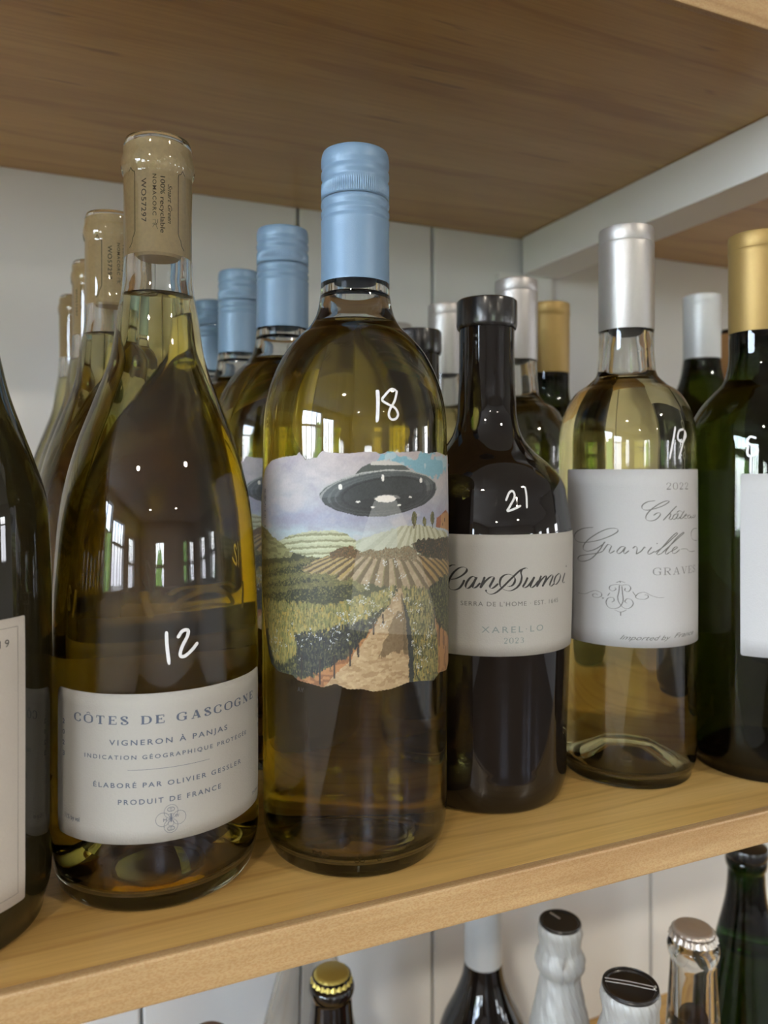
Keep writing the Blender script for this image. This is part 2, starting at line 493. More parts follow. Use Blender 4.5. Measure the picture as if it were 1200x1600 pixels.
def ser(x0, x1, y): return ('t', [(x0, y), (x1, y)])
RND = [(0.98, 0.5), (0.88, 0.85), (0.5, 1.0), (0.12, 0.85), (0.02, 0.5), (0.12, 0.15), (0.5, 0.0), (0.88, 0.15), (0.98, 0.5)]
COPEN = [(0.9, 0.72), (0.8, 0.92), (0.52, 1.0), (0.14, 0.85), (0.03, 0.5), (0.14, 0.15), (0.52, 0.0), (0.8, 0.07), (0.93, 0.28)]
GW = {'C': .85, 'O': .95, 'Ô': .95, 'T': .85, 'E': .8, 'S': .65, 'D': .92, 'G': .92, 'A': .95, 'N': .95, 'R': .9, 'V': .95,
      '0': .6, '1': .4, '2': .6, '3': .58, '9': .6, ' ': .35}
GL = {
 'C': [('c', COPEN), ('t', [(0.92, 0.98), (0.92, 0.7)])],
 'O': [('c', RND)],
 'Ô': [('c', RND), ('t', [(0.28, 1.12), (0.5, 1.3), (0.72, 1.12)])],
 'T': [('T', [(0.5, 1), (0.5, 0)]), ser(0.02, 0.98, 0.98), ser(0.25, 0.75, 0.02), ('t', [(0.03, 1), (0.03, 0.74)]), ('t', [(0.97, 1), (0.97, 0.74)])],
 'E': [('T', [(0.2, 1), (0.2, 0)]), ser(0.0, 0.92, 0.98), ser(0.0, 0.95, 0.02), ser(0.2, 0.68, 0.52), ('t', [(0.92, 1), (0.92, 0.72)]), ('t', [(0.96, 0), (0.96, 0.28)]), ('t', [(0.68, 0.64), (0.68, 0.4)])],
 'S': [('c', [(0.88, 0.74), (0.75, 0.95), (0.48, 1.0), (0.16, 0.9), (0.1, 0.72), (0.3, 0.56), (0.68, 0.44), (0.92, 0.26), (0.82, 0.08), (0.5, 0.0), (0.2, 0.06), (0.08, 0.28)]), ('T', [(0.22, 0.64), (0.76, 0.40)]), ('t', [(0.89, 0.98), (0.89, 0.7)]), ('t', [(0.08, 0.02), (0.08, 0.3)])],
 'D': [('T', [(0.2, 1), (0.2, 0)]), ser(0.0, 0.5, 0.98), ser(0.0, 0.5, 0.02), ('c', [(0.45, 0.98), (0.82, 0.86), (0.97, 0.5), (0.82, 0.14), (0.45, 0.02)])],
 'G': [('c', COPEN[:-1]), ('T', [(0.84, 0.44), (0.84, 0.04)]), ser(0.6, 1.0, 0.44), ('t', [(0.9, 0.98), (0.9, 0.7)])],
 'A': [('t', [(0.15, 0), (0.48, 1)]), ('T', [(0.5, 1), (0.84, 0)]), ser(0.0, 0.32, 0.02), ser(0.64, 1.0, 0.02), ser(0.26, 0.7, 0.33)],
 'N': [('t', [(0.18, 1), (0.18, 0)]), ('T', [(0.16, 1), (0.84, 0)]), ('t', [(0.84, 1), (0.84, 0)]), ser(0.0, 0.34, 0.98), ser(0.02, 0.36, 0.02), ser(0.66, 1.0, 0.98)],
 'R': [('T', [(0.2, 1), (0.2, 0)]), ser(0.0, 0.5, 0.98), ser(0.0, 0.42, 0.02), ('c', [(0.45, 0.98), (0.78, 0.9), (0.86, 0.74), (0.76, 0.57), (0.45, 0.5)]), ser(0.2, 0.5, 0.5), ('T', [(0.5, 0.5), (0.84, 0.03)]), ser(0.8, 1.0, 0.02)],
 'V': [('T', [(0.16, 1), (0.5, 0)]), ('t', [(0.5, 0), (0.84, 1)]), ser(0.0, 0.34, 0.98), ser(0.68, 1.0, 0.98)],
 '0': [('c', RND)],
 '1': [('T', [(0.5, 1), (0.5, 0)]), ser(0.15, 0.85, 0.02), ('t', [(0.5, 0.98), (0.15, 0.85)])],
 '2': [('c', [(0.1, 0.74), (0.22, 0.95), (0.5, 1.0), (0.82, 0.9), (0.86, 0.7), (0.6, 0.42), (0.1, 0.04)]), ('T', [(0.1, 0.04), (0.92, 0.04)])],
 '3': [('c', [(0.1, 0.86), (0.45, 1.0), (0.8, 0.85), (0.74, 0.62), (0.42, 0.54)]), ('c', [(0.42, 0.54), (0.82, 0.45), (0.88, 0.2), (0.5, 0.0), (0.08, 0.14)])],
 '9': [('c', [(0.9, 0.7), (0.5, 1.0), (0.1, 0.7), (0.5, 0.4), (0.9, 0.7)]), ('c', [(0.9, 0.7), (0.7, 0.3), (0.3, 0.0)])],
}

# ------------------------------------------------------------------ handwriting, print and picture shapes, in label millimetres
SCRIPT_CAN_SUMOI=[[(-39.72,110.03),(-37.18,110.62),(-34.44,112.08),(-32.3,114),(-32.04,115.45),(-33.36,116.12),(-35.52,115.65),(-38.3,113.41),(-40.29,110.41),(-41.05,107.74),(-40.29,105.72),(-38.01,105.27),(-35.52,106.32),(-33.9,108.49),(-33.1,110.24)],
 [(-37.45,116.84),(-39.15,116.74),(-40.58,116.02)],
 [(-28.12,111.33),(-28.9,112.08),(-30.46,111.24),(-32.04,109.1),(-32.57,107.27),(-31.88,106.37),(-30.46,107.12),(-28.64,109.51),(-27.5,111.71),(-28.64,109.25),(-29.26,107.43),(-28.9,106.67),(-27.61,107.23),(-25.81,109.09)],
 [(-23.77,111.97),(-24.79,109.38),(-25.81,106.78)],
 [(-25.81,106.78),(-23.77,109.66),(-21.48,111.75),(-19.96,112.03),(-19.7,111.26),(-20.72,109.2),(-21.48,107.65),(-20.97,106.73),(-19.7,107.16),(-17.66,108.96)],
 [(-3.71,115.51),(-4.86,115.91),(-6.55,115.2),(-7.1,113.93),(-6.71,111.6),(-7.38,109.05),(-9.02,107.05),(-11.69,105.68),(-14.31,105.87),(-16.38,107.17),(-16.99,109.22),(-16.38,111.53),(-14.31,113.05),(-11.96,113.02),(-10.09,111.44),(-10.09,109.65),(-11.16,108.13),(-12.75,107.54),(-13.53,107.76)],
 [(-4.86,115.66),(-7.38,114.97),(-11.69,111.22),(-15.86,107.17),(-18.94,104.7),(-21.48,104.06),(-23.01,105.06),(-23.26,106.08)],
 [(-3.71,111.49),(-4.86,109.22),(-5.99,107.46),(-5.43,106.82),(-3.71,107.46),(-1.66,109.58),(-0.14,111.57)],
 [(-0.14,111.57),(-1.66,108.81),(-2.25,107.19),(-1.36,106.72),(0.47,107.91),(2.05,109.63)],
 [(3.67,111.86),(2.37,109.35),(1.1,106.84)],
 [(1.1,106.84),(3.34,109.55),(5.71,111.36),(6.76,111.49),(6.41,110.11),(5.02,107.87),(4.34,106.77)],
 [(4.34,106.77),(7.12,109.79),(9.73,111.58),(10.91,111.59),(10.91,110.53),(9.34,108.04),(9.12,106.91),(10.12,106.51),(12.14,107.53)],
 [(15.7,111.95),(13.42,110.84),(12.14,108.85),(12.39,107.24),(13.86,107.1),(16.18,108.72),(17.18,110.75),(16.18,111.91),(15.23,111.73)],
 [(21.68,111.62),(19.87,109.14),(19.3,107.33),(20.45,107.04),(21.3,107.37)],
 [(23.13,114.8),(22.72,114.47)]]
SCRIPT_CHATEAU=[[(-11.5,145.62),(-15.05,145.15),(-17.63,143.57),(-17.92,141.82),(-16.2,140.95),(-12.7,141.41),(-7.78,142.96),(-4.48,144.69),(-4.14,145.44),(-6.48,145.29),(-10.28,143.57),(-13.88,140.95),(-15.91,138.32),(-15.91,136.27),(-13.88,135.57),(-11.19,136.27),(-9.04,138.3),(-9.04,139.46),(-10.59,139.48),(-12.4,138.32)],
 [(0.6,142.85),(-2.02,140.84),(-4.82,138.24),(-7.45,135.76)],
 [(-7.45,135.76),(-4.48,138.53),(-3.09,139.09),(-3.44,137.63),(-4.14,136.47),(-3.09,136.16),(-1.66,137.01)],
 [(0.99,139.01),(-0.92,138.46),(-2.02,136.73),(-0.92,136.23),(0.99,137.54),(1.55,139),(0.6,136.66),(1.79,136.51),(3.02,137.31)],
 [(0.6,139.61),(2.61,140.45),(4.76,139.5)],
 [(6.14,140.35),(3.88,138.05),(3.02,136.48),(4.32,136.56),(5.67,137.4)],
 [(5.67,137.4),(8.12,138.09),(7.61,138.71),(6.14,137.68),(6.14,136.5),(8.12,136.55)],
 [(11.5,138.09),(9.52,137.87),(8.86,136.7),(10.31,136.46),(12.14,137.47),(11.88,136.4),(14.2,136.78)],
 [(14.96,137.95),(14.35,136.47),(16.28,136.69),(17.76,137.83),(18.17,136.29)],
 [(-41.78,131.62),(-47.37,130.83),(-52.15,128.69),(-53.65,126.13),(-51.73,123.83),(-46.63,123.62),(-39.84,124.97),(-34.34,127.05),(-30.29,129.28),(-29.26,130.78),(-30.57,131.63),(-34.34,131.19),(-39.21,128.89),(-44.49,125.28),(-47.37,122.05),(-47.37,119.93),(-45.19,119.2),(-41.13,120.4),(-37.35,122.73),(-35.53,124.62)],
 [(-35.83,124.6),(-37.96,120.91),(-41.46,116.79),(-44.49,114.74),(-48.5,113.7),(-51.14,114.42),(-50.07,116.23),(-45.9,117.33),(-39.21,118.74),(-36.74,119.8)],
 [(-36.74,119.8),(-34.64,122.88),(-33.87,123.4),(-32.47,122.76),(-32.88,121.49),(-33.58,119.51),(-32.7,119.14),(-30.86,120.41)],
 [(-26.33,122.77),(-28.02,122.3),(-29.72,120.17),(-29.15,119.01),(-27.46,119.97),(-25.77,122.37),(-26.61,120),(-26.05,119.14),(-24.1,120.66)],
 [(-22.42,121.88),(-21.02,122.9),(-20.29,121.92),(-20.74,118.99)],
 [(-20.74,118.99),(-18.48,120.48),(-16.78,122.54),(-16.2,122.14)],
 [(-13.29,122.55),(-15.05,120.21),(-14.93,119.04),(-13.58,119.45),(-11.8,120.49)],
 [(-10.46,124.51),(-10.71,124.17)],
 [(-11.8,119.91),(-7.13,122.77),(-2.38,126.46),(0.99,128.88),(0.21,129.32),(-3.09,127.07),(-7.78,122.49),(-10.59,119.61),(-10.28,118.73),(-8.41,119.28)],
 [(-8.41,119.28),(-3.79,122.98),(1.79,126.9),(5.67,129.11),(4.76,129.32),(0.6,126.95),(-4.48,122.12),(-6.15,119.82),(-5.69,118.93),(-3.44,120.03)],
 [(-3.44,120.03),(-0.17,121.39),(0.99,122.22),(-0.17,122.44),(-2.02,121.16),(-2.02,119.4),(-0.17,119.33),(2.61,120.97)],
 [(3.45,121.11),(7.61,121),(10.9,119.48),(16.63,119.29)],
 [(21.13,130.67),(14.96,130.73),(12.14,128.49),(14.2,125.37),(21.13,124.27)]]
MONOGRAM=[[(-51.3,97.09),(-46.63,97.21),(-43.12,98.72),(-40.48,99.6),(-37.66,98.69),(-37.35,97.24),(-39.21,96.15),(-41.46,96.21),(-42.11,97.33),(-40.48,97.93),(-39.21,97.35)],
 [(-6.81,97.38),(-10.28,97.48),(-13.88,98.68),(-16.78,100.13),(-19.61,99.5),(-21.02,97.71),(-19.61,96.75),(-16.78,96.63),(-15.05,97.52),(-15.34,98.68),(-16.78,98.79)],
 [(-27.46,103.3),(-30.29,103.43),(-32.88,102.66),(-33.46,101.14),(-32.01,100.07),(-30.29,101.07),(-30.86,101.92)],
 [(-28.58,103.24),(-28.87,99.98),(-29.43,97),(-28.58,94.12),(-26.33,91.91),(-23.82,92.04),(-22.14,94.16),(-22.98,96.18),(-24.93,96.68),(-26.05,95.15),(-24.93,94.33)],
 [(-27.46,103.01),(-27.18,99.5),(-26.89,95.4),(-28.58,92.35),(-31.43,91.26),(-34.05,91.91),(-35.06,94.19),(-34.05,96.35),(-31.72,96.84),(-31.15,95.41),(-32.3,94.43)],
 [(-27.46,103.3),(-24.66,103.61),(-23.26,102.02),(-24.38,100.22),(-26.05,100.73),(-25.77,101.92)],
 [(-36.13,96.46),(-37.04,95.78)],
 [(-37.35,96.64),(-36.13,95.87)],
 [(-28.3,105.43),(-28.19,104.44)],
 [(-30.29,104.31),(-28.19,105.2),(-25.77,104.56)],
 [(-28.02,90.04),(-28.02,87.98)],
 [(-30.86,90.71),(-28.02,89.75),(-25.21,91.09)],
 [(-33.17,99.09),(-34.34,97.51)],
 [(-22.42,100.3),(-21.02,98.29)]]
MARK_18=[[(-6,192.16),(-6,186.98),(-6.41,179.35)],
 [(2.43,192.27),(0.2,192.64),(-2.67,190.06),(-3.93,188.03),(-1.25,186.45),(1.31,185.2),(2.58,182.9),(1.68,181.06),(-0.16,180.61),(-1.39,182.11),(-0.89,184.46),(1.31,187.87),(2.43,190.93),(2.81,192.29)],
 [(-5.32,192.18),(-5.46,187),(-6,179.69)]]
MARK_12=[[(-1.99,102.62),(-1.83,97.76),(-1.05,90.59)],
 [(1.95,99.86),(3.72,102.28),(5.76,102.32),(5.6,100.29),(3.72,96.83),(2.91,93.67),(4.53,93.08),(7.43,95.17),(9.57,97.51)]]
MARK_21=[[(-13.64,146.67),(-11.73,150.4),(-9.79,151.02),(-9.14,148.52),(-11.73,144.17),(-13.01,142.06),(-9.79,142.91),(-6.06,144.49)],
 [(-3.01,153.23),(-2.72,148.46),(-3.01,143.2)]]
MARK_19=[[(0.4,182.77),(-1.35,175.92),(-3.56,166.37)],
 [(6.33,181.56),(2.88,180.55),(1.62,176.88),(4.21,175.1),(7.86,177.93),(7.08,181.12)],
 [(7.39,180.67),(4.89,173.29),(2.24,166.41)]]
MARK_9=[[(-32.76,177.15),(-35.7,177.95),(-36.97,175.37),(-34.85,173.47),(-32.76,172.51),(-32.35,169.73),(-35.7,167.91),(-36.97,169.79),(-36.54,173.5)],
 [(-35.27,167.91),(-35.44,159.08)]]
ART={
 'TOP':[(-62.1,161.4),(-55,164.7),(-47.1,166),(-39.6,166.6),(-37.8,167.8),(-34.9,164.8),(-29.8,165.8),(-28,168.2),(-23,167.5),(-17.5,167.2),(-11.3,167.9),(-6.8,167.9),(-4.7,167),(-1.8,168.1),(3.1,167.8),(7.2,168),(12.7,168.4),(18,167.5),(24.6,168.3),(35.6,166.7)],
 'BOT':[(-65.2,108.8),(-60.8,94.8),(-57.6,86.7),(-55,82.1),(-49.5,79.7),(-41,79.7),(-38.3,78),(-32.5,77.4),(-27.2,76.5),(-22.3,78.2),(-17.5,76.2),(-12,76.2),(-7.9,75),(-0.7,75.4),(7.2,77.1),(12.7,76.6),(21.7,75.1),(26.2,77.3),(35.6,76.2)],
 'LHILL':[(-71.7,138),(-60.8,136.5),(-52.1,133.5),(-46,131.1),(-41,128.2),(-41.9,126.4),(-71.7,122.5)],
 'CHILL':[(-52.1,131.4),(-41,135.2),(-32.5,136.9),(-25.1,137.5),(-18.8,136.5),(-14.7,134.1),(-12,132.1),(-14.7,129.4),(-25.1,127.2),(-34.1,126.9),(-41,128.6)],
 'RHILL':[(-14.7,133.5),(-6.5,136.1),(3.1,138.6),(9,139.4),(16.8,138.3),(35.6,134.2),(43.4,127),(7.2,127.3),(-13.4,127.3)],
 'BUSH1':[(-25.8,127.2),(-23,129.3),(-18.8,131.4),(-14.7,131.1),(-12.7,129.3),(-13.4,127.3)],
 'BUSH2':[(-13.4,127.3),(-12,129.7),(-5.1,129.9),(1.6,130.3),(7.2,130.8),(10.8,129.1),(10.8,124.2),(-0.7,126.3)],
 'BUSH3':[(8.5,131.4),(12.7,133.2),(23.1,132.9),(41.8,132.5),(43.4,120.9),(16.8,126.6),(10.8,128.4)],
 'FIELD':[(-37.4,123.9),(-31,126.3),(-13.4,129),(11.7,127),(43.4,120.9),(43.4,110.9),(18,112.2),(2.3,114.4),(-7.9,116.3),(-17.5,117.8),(-36.6,119.8)],
 'FIELDL':[(-41,121.6),(-34.1,126.2),(-13.4,129),(-17.5,117.8),(-23,119.1),(-36.6,119.8)],
 'VINE1':[(-71.7,118.4),(-48.3,123.1),(-28.7,127.1),(-36.6,121.9),(-33.3,120),(-71.7,113.1)],
 'VINE2':[(-71.7,113.1),(-36.6,120.5),(-21.6,119.8),(-23.7,117.7),(-71.7,109.3)],
 'VINE3':[(-71.7,109.3),(-32.5,116.6),(-17.5,118.5),(-8.6,114.9),(-21.6,110.9),(-46,108.5),(-65.2,107.3)],
 'VINE4':[(-65.2,107.3),(-41,108.3),(-21.6,108.9),(0.8,115.9),(1.6,113.8),(-5.1,104.6),(-14.7,92.6),(-26.5,83.4),(-36.6,79),(-49.5,80.4),(-58.6,87.9)],
 'PATH':[(1.6,114.8),(3.5,114.7),(7.2,103.6),(7.7,77.1),(-0.7,74.7),(-12,75.5),(-27.2,76.5),(-17.5,86.4),(-7.9,99.2)],
 'SOILL':[(-26.5,83.4),(-14.7,92.6),(-3.6,105.8),(-7.9,96.5),(-17.5,86.4),(-27.2,75.8),(-39.2,77.9),(-36.6,80.3)],
 'VINE5':[(3.8,114.7),(15.7,113.2),(20.4,103.3),(24.6,88.2),(24.6,73.7),(7.2,77.1),(6.8,101.5)],
 'SOILR':[(16.8,111),(43.4,107.1),(43.4,73.4),(23.1,75.5),(22.4,92.2)],
 'VINE6':[(18,113),(28,116.8),(43.4,115.5),(43.4,88),(24.6,96.9),(19.2,106.4)],
 'BEAM':[(-9.8,142.8),(4.1,143.7),(12.7,125.5),(22.4,103.1),(24.6,93.3),(-17.5,99.4),(-14.7,126.6)],
 'BEAM2':[(-7.3,148.9),(1.7,148.8),(4.1,143.4),(-9.8,142.6)],
 'HOUSE':[(23.1,137.6),(23.8,141.2),(28,142.4),(33.9,144.2),(43.5,140.8),(41.8,134.4)],
 'DOME':[(-14.7,159.3),(-12,162.1),(-7.9,164.1),(-3.6,164.8),(1.6,164.1),(5.5,162.4),(7.7,161)],
 'SAUCER':[(-28.7,150.3),(-28.6,152.1),(-26.5,154.5),(-20.2,157.6),(-12,160),(-2.2,161.1),(7.2,160.8),(16.8,158.9),(23.1,156),(24.3,153.5),(21.7,150.3),(15.7,147.2),(5.5,144.4),(-3.6,142.7),(-13.4,143),(-21.6,145),(-26.5,147.4)],
 'PORT':[(-7.3,149.6),(-5.4,150.8),(-2.5,151.1),(0.4,150.7),(1.6,149.7),(0.4,148.6),(-2.5,148.2),(-5.8,148.5)],
 'BLUE':[(-6.5,164.1),(-5.1,167.9),(37.7,168.6),(37.7,161.5),(23.1,157.4),(12.7,158.6),(5.5,163.5)],
}
LIGHTS=[(-20.4,154.3),(-4,157.8),(13.4,156.7),(-13.6,148.6),(-8,146.4),(7.9,150.1),(2.7,147.1)]
TREES=[(9.7,141.8),(15.2,140.2),(20.4,141.3)]
FLOWERS=[(-3.3,125),(1.6,124.1),(-6.1,118.6),(3.9,119.1),(6.4,109.9),(-0.3,112.5),(-1.1,105.8),(3.3,103.3),(-4.3,100.4),(7.7,104.9),(12.7,106.5),(17.4,93.8),(10.8,96.9),(12.2,88.3),(11.7,82.7),(1.6,110.7),(-10.6,115.7),(-12,110.3),(-19.5,104.8),(-7.9,108.8),(-16.8,110.3),(-14.7,104.2)]

# ------------------------------------------------------------------ setting: the shelf wall of grooved white planks
wall = struct(link('wall_back', box_mesh('wall_back', RX0 - .15, RX1 + .15, 0.706, 0.80, RZ0, RZ1), None, [M['paint']]))
grooves = [0.0688 + 0.1402 * k for k in range(-7, 10)]
# inner profile: tongue-and-groove board with rounded long edges
for a, b in zip(grooves, grooves[1:]):
    me = box_mesh('plank', a + 0.0014, b - 0.0014, 0.69, 0.707, -0.95, 0.95, bevel=0.0022)
    link('plank', me, wall, [M['paint']])
bat = struct(link('trim_1', box_mesh('trim_1', 0.4218, 0.4875, 0.682, 0.6895, -0.95, 0.366, bevel=0.001), None, [M['paint_rail']]))

struct(link('floor', box_mesh('floor', RX0 - .15, RX1 + .15, RY0 - .15, 0.80, RZ0 - .1, RZ0), None, [M['floor']]))
struct(link('ceiling', box_mesh('ceiling', RX0 - .15, RX1 + .15, RY0 - .15, 0.80, RZ1, RZ1 + .1), None, [M['ceiling']]))

def wall_with_windows(name, side):
    """wall slab made of piers and bands around real openings"""
    bm = bmesh.new()
    ws = sorted([(c - w / 2, c + w / 2, z0, z1) for s, c, w, z0, z1 in WINDOWS if s == side])
    lo, hi = (RX0 - .15, RX1 + .15) if side == 'front' else (RY0, 0.80)
    cuts = [lo] + [q for w in ws for q in w[:2]] + [hi]
    def slab(a, b, z0, z1):
        if side == 'front': x0, x1, y0, y1 = a, b, RY0 - .15, RY0
        elif side == 'left': x0, x1, y0, y1 = RX0 - .15, RX0, a, b
        else: x0, x1, y0, y1 = RX1, RX1 + .15, a, b
        r = bmesh.ops.create_cube(bm, size=1)
        for v in r['verts']:
            v.co = Vector((x0 + (v.co.x + .5) * (x1 - x0), y0 + (v.co.y + .5) * (y1 - y0), z0 + (v.co.z + .5) * (z1 - z0)))
    for k in range(0, len(cuts), 2): slab(cuts[k], cuts[k + 1], RZ0, RZ1)
    for a, b, WZ0, WZ1 in ws:
        slab(a, b, RZ0, WZ0); slab(a, b, WZ1, RZ1)
    me = bpy.data.meshes.new(name); bm.to_mesh(me); bm.free()
    return struct(link(name, me, None, [M['roomwall']]))
for nm, sd in (('wall_front', 'front'), ('wall_left', 'left'), ('wall_right', 'right')):
    wall_with_windows(nm, sd)

def window(n, wallname, c, w, WZ0, WZ1):
    bm = bmesh.new()
    def bar(a0, a1, z0, z1, d0=0.03, d1=0.07):
        if wallname == 'front': x0, x1, y0, y1 = a0, a1, RY0 - d1, RY0 - d0
        elif wallname == 'left': x0, x1, y0, y1 = RX0 - d1, RX0 - d0, a0, a1
        else: x0, x1, y0, y1 = RX1 + d0, RX1 + d1, a0, a1
        r = bmesh.ops.create_cube(bm, size=1)
        for v in r['verts']:
            v.co = Vector((x0 + (v.co.x + .5) * (x1 - x0), y0 + (v.co.y + .5) * (y1 - y0), z0 + (v.co.z + .5) * (z1 - z0)))
    a, b = c - w / 2, c + w / 2
    bar(a, a + .05, WZ0, WZ1); bar(b - .05, b, WZ0, WZ1); bar(a, b, WZ1 - .05, WZ1); bar(a, b, WZ0, WZ0 + .05)
    bar(c - .012, c + .012, WZ0, WZ1); zc = (WZ0 + WZ1) / 2
    bar(a, b, zc - .02, zc + .02); bar(c - w * .26, c - w * .24, WZ0, WZ1); bar(c + w * .24, c + w * .26, WZ0, WZ1)
    me = bpy.data.meshes.new('window'); bm.to_mesh(me); bm.free()
    struct(link('window_%d' % n, me, None, [M['frame']]))
for n, w_ in enumerate(WINDOWS): window(n + 1, *w_)

struct(link('ground', box_mesh('ground', -40, 40, -40, 30, RZ0 - .6, RZ0 - .5), None, [M['grass']]))

# trees seen through the windows (they colour the reflections in the glass)
def tree(x, y, s, lab):
    e = bpy.data.objects.new('tree', None); COL.objects.link(e); e.location = (x, y, RZ0 - .5)
    tag(e, lab, 'tree', 'garden trees beyond the windows')
    bm = bmesh.new()
    for k in range(7):
        c = Vector((rnd.uniform(-.8, .8), rnd.uniform(-.8, .8), rnd.uniform(1.6, 3.6))) * s
        r = bmesh.ops.create_icosphere(bm, subdivisions=3, radius=rnd.uniform(.6, 1.0) * s)
        for v in r['verts']:
            q = v.co.normalized()
            v.co = v.co * (1 + 0.22 * math.sin(q.x * 9 + k) * math.sin(q.y * 11 + 2 * k) * math.sin(q.z * 8)) + c
    me = bpy.data.meshes.new('crown'); bm.to_mesh(me); bm.free()
    link('crown', me, e, [M['leaf']])
    link('trunk', lathe('trunk', [(0.16 * s, 0), (0.12 * s, 1.0 * s), (0.08 * s, 2.4 * s), (0, 2.5 * s)], 12), e, [M['bark']])
for k, (x, y, s, lb) in enumerate([(-5.5, -10, 1.2, 'green garden tree far left beyond the room windows'), (-1.2, -12, 1.0, 'green garden tree left of centre beyond the front windows'),
        (1.6, -10.5, .9, 'low green garden tree in the middle beyond the front windows'), (5.2, -11, 1.2, 'green garden tree right of centre beyond the front windows'),
        (9.5, -4, 1.2, 'green garden tree beyond the right wall windows'), (-8, -3, 1.1, 'green garden tree beyond the left wall windows')]):
    tree(x, y, s * .62, lb)

# recessed lights in the room's ceiling
k = 0
for y in (-1.25, -3.4):
    for x in (-1.0, 1.0):
        k += 1
        e = bpy.data.objects.new('ceiling_light', None); COL.objects.link(e); e.location = (x, y, RZ1)
        tag(e, 'round recessed ceiling light, row %s, %s' % ({-1.25: 'nearest the wine shelf', -3.4: 'nearest the windows'}[y], {-1.0: 'left one', 1.0: 'right one'}[x]), 'lamp', 'recessed ceiling lights')
        link('trim_ring', lathe('trim_ring', [(.066, -.004), (.082, -.005), (.087, -.001), (.087, 0), (.066, 0), (.066, -.004)], 32), e, [M['lamp_trim']])
        link('diffuser', lathe('diffuser', [(0, -.003), (.065, -.003), (.065, -.001), (0, -.001)], 32), e, [M['lamp']])

# ------------------------------------------------------------------ shelf boards
def board(name, y0, z0, z1, label, mat='maple'):
    root = bpy.data.objects.new(name, None); COL.objects.link(root)
    tag(root, label, 'shelf', 'long maple shelf boards')
    link('panel', box_mesh('panel', -0.92, 1.32, y0 + 0.004, 0.6895, z0, z1, bevel=0.0004), root, [M[mat]])
    link('front_edge', box_mesh('front_edge', -0.92, 1.32, y0, y0 + 0.0045, z0 - 0.0001, z1 + 0.0001, bevel=0.0009), root, [M['maple_edge']])
    return root
board('shelf_board', 0.2617, -0.0151, 0.0, 'pale maple shelf board carrying the front row of wine bottles')
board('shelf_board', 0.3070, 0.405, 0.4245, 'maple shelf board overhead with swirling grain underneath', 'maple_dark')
board('shelf_board', 0.2617, -0.465, -0.445, 'maple shelf board low down under the sparkling bottles')
rail = link('support_rail', box_mesh('support_rail', 0.4500, 0.4940, 0.3100, 0.6820, 0.3655, 0.4046, bevel=0.0012), None, [M['paint_rail']])
tag(rail, 'white painted square rail under the overhead shelf, running to the wall', 'rail')
for yy in (0.312, ):
    for zz in (-0.435, 0.4245):
        pass
# side panels hold the boards, beyond both ends of the picture
for xx, lb in ((-0.94, 'white upright panel at the far left end of the shelves'), (1.32, 'white upright panel at the far right end of the shelves')):
    o = link('side_panel', box_mesh('side_panel', xx, xx + .02, 0.262, 0.6895, RZ0, 0.95, bevel=0.001), None, [M['paint_rail']])
    tag(o, lb, 'panel')

# ------------------------------------------------------------------ bottles
def outer_to_glass(outer, wall_fn, punt, inner_top, lip_r_in):
    """outer: [(r,z)] base -> lip top. returns closed section incl. inner cavity, and the cavity profile"""
    zb = 0.0055
    cav = []
    zmax = inner_top
    prof = [p for p in outer]
    inner = []
    for (r, z) in prof:
        if z < zb + 0.006: continue
        if z > zmax: break
        w = wall_fn(z)
        inner.append((max(lip_r_in, r - w), z))
    # inner bottom: rounded heel, dome over the punt
    r1 = inner[0][0]; z1 = inner[0][1]
    bottom = [(0.0, punt + 0.004), (r1 * .25, punt * .93 + 0.004), (r1 * .55, punt * .45 + 0.0045), (r1 * .78, zb), (r1 * .92, zb + 0.0012), (r1 * .985, zb + 0.004)]
    cav = bottom + inner
    return cav

def bottle_glass(outer, cav, punt, rfoot, lip_in):
    base = [(0.0, punt), (rfoot * .3, punt * .92), (rfoot * .65, punt * .4), (rfoot * .9, 0.0012), (rfoot, 0.0)]
    top = outer[-1]
    sec = base + outer + [(lip_in + .0008, top[1]), (lip_in, top[1] - .001)] + [p for p in cav[::-1] if p[1] < top[1] - .0012]
    return sec

class BottleKind:
    """one kind of bottle: the meshes are made once and shared by all its copies"""
    def __init__(s, name, pts, rfoot, punt, lip_in=0.0093, opaque=False, segs=96):
        s.outer = smooth_profile([(rfoot, 0.0, 1), (rfoot + .0022, .0008)] + pts, 5)
        s.outer = s.outer[1:]
        zt = s.outer[-1][1]
        # wall thickness: thick in the neck, thin in the body
        s.cav = outer_to_glass(s.outer, lambda z: 0.0026, punt, zt - .0012, 0.0) 
        # neck bore is constant
        cut = []
        for (r, z) in s.cav:
            if z > zt * .55 and r < lip_in * 1.75: r = max(lip_in, r - 0.0018 * min(1, (lip_in * 1.75 - r) / (lip_in * .5)))
            if z > zt * .8: r = lip_in
            cut.append((r, z))
        s.cav = cut
        s.segs = segs
        sec = bottle_glass(s.outer, s.cav, punt, rfoot, lip_in)
        s.glass = lathe('bottle_glass', sec, segs, sharp=50)
        s.lip_in = lip_in; s.zt = zt
    def wine(s, level):
        p = [(max(0, r + 0.0003) if r > 0 else 0, z - 0.0003) for r, z in s.cav if z < level - .0008]
        rl = r_at(s.cav, level) + .0003
        p += [(rl, level + .0004), (rl - .0006, level), (rl * .8, level - .0002), (0, level - .0002)]
        return lathe('wine', p, s.segs, sharp=60)

def new_bottle(x, y, label, group=None, rot=0.0, z=0.0, cat='bottle'):
    e = bpy.data.objects.new('wine_bottle', None); COL.objects.link(e)
    e.location = (x, y, z); e.rotation_euler = (0, 0, R(rot))
    tag(e, label, cat, group)
    return e

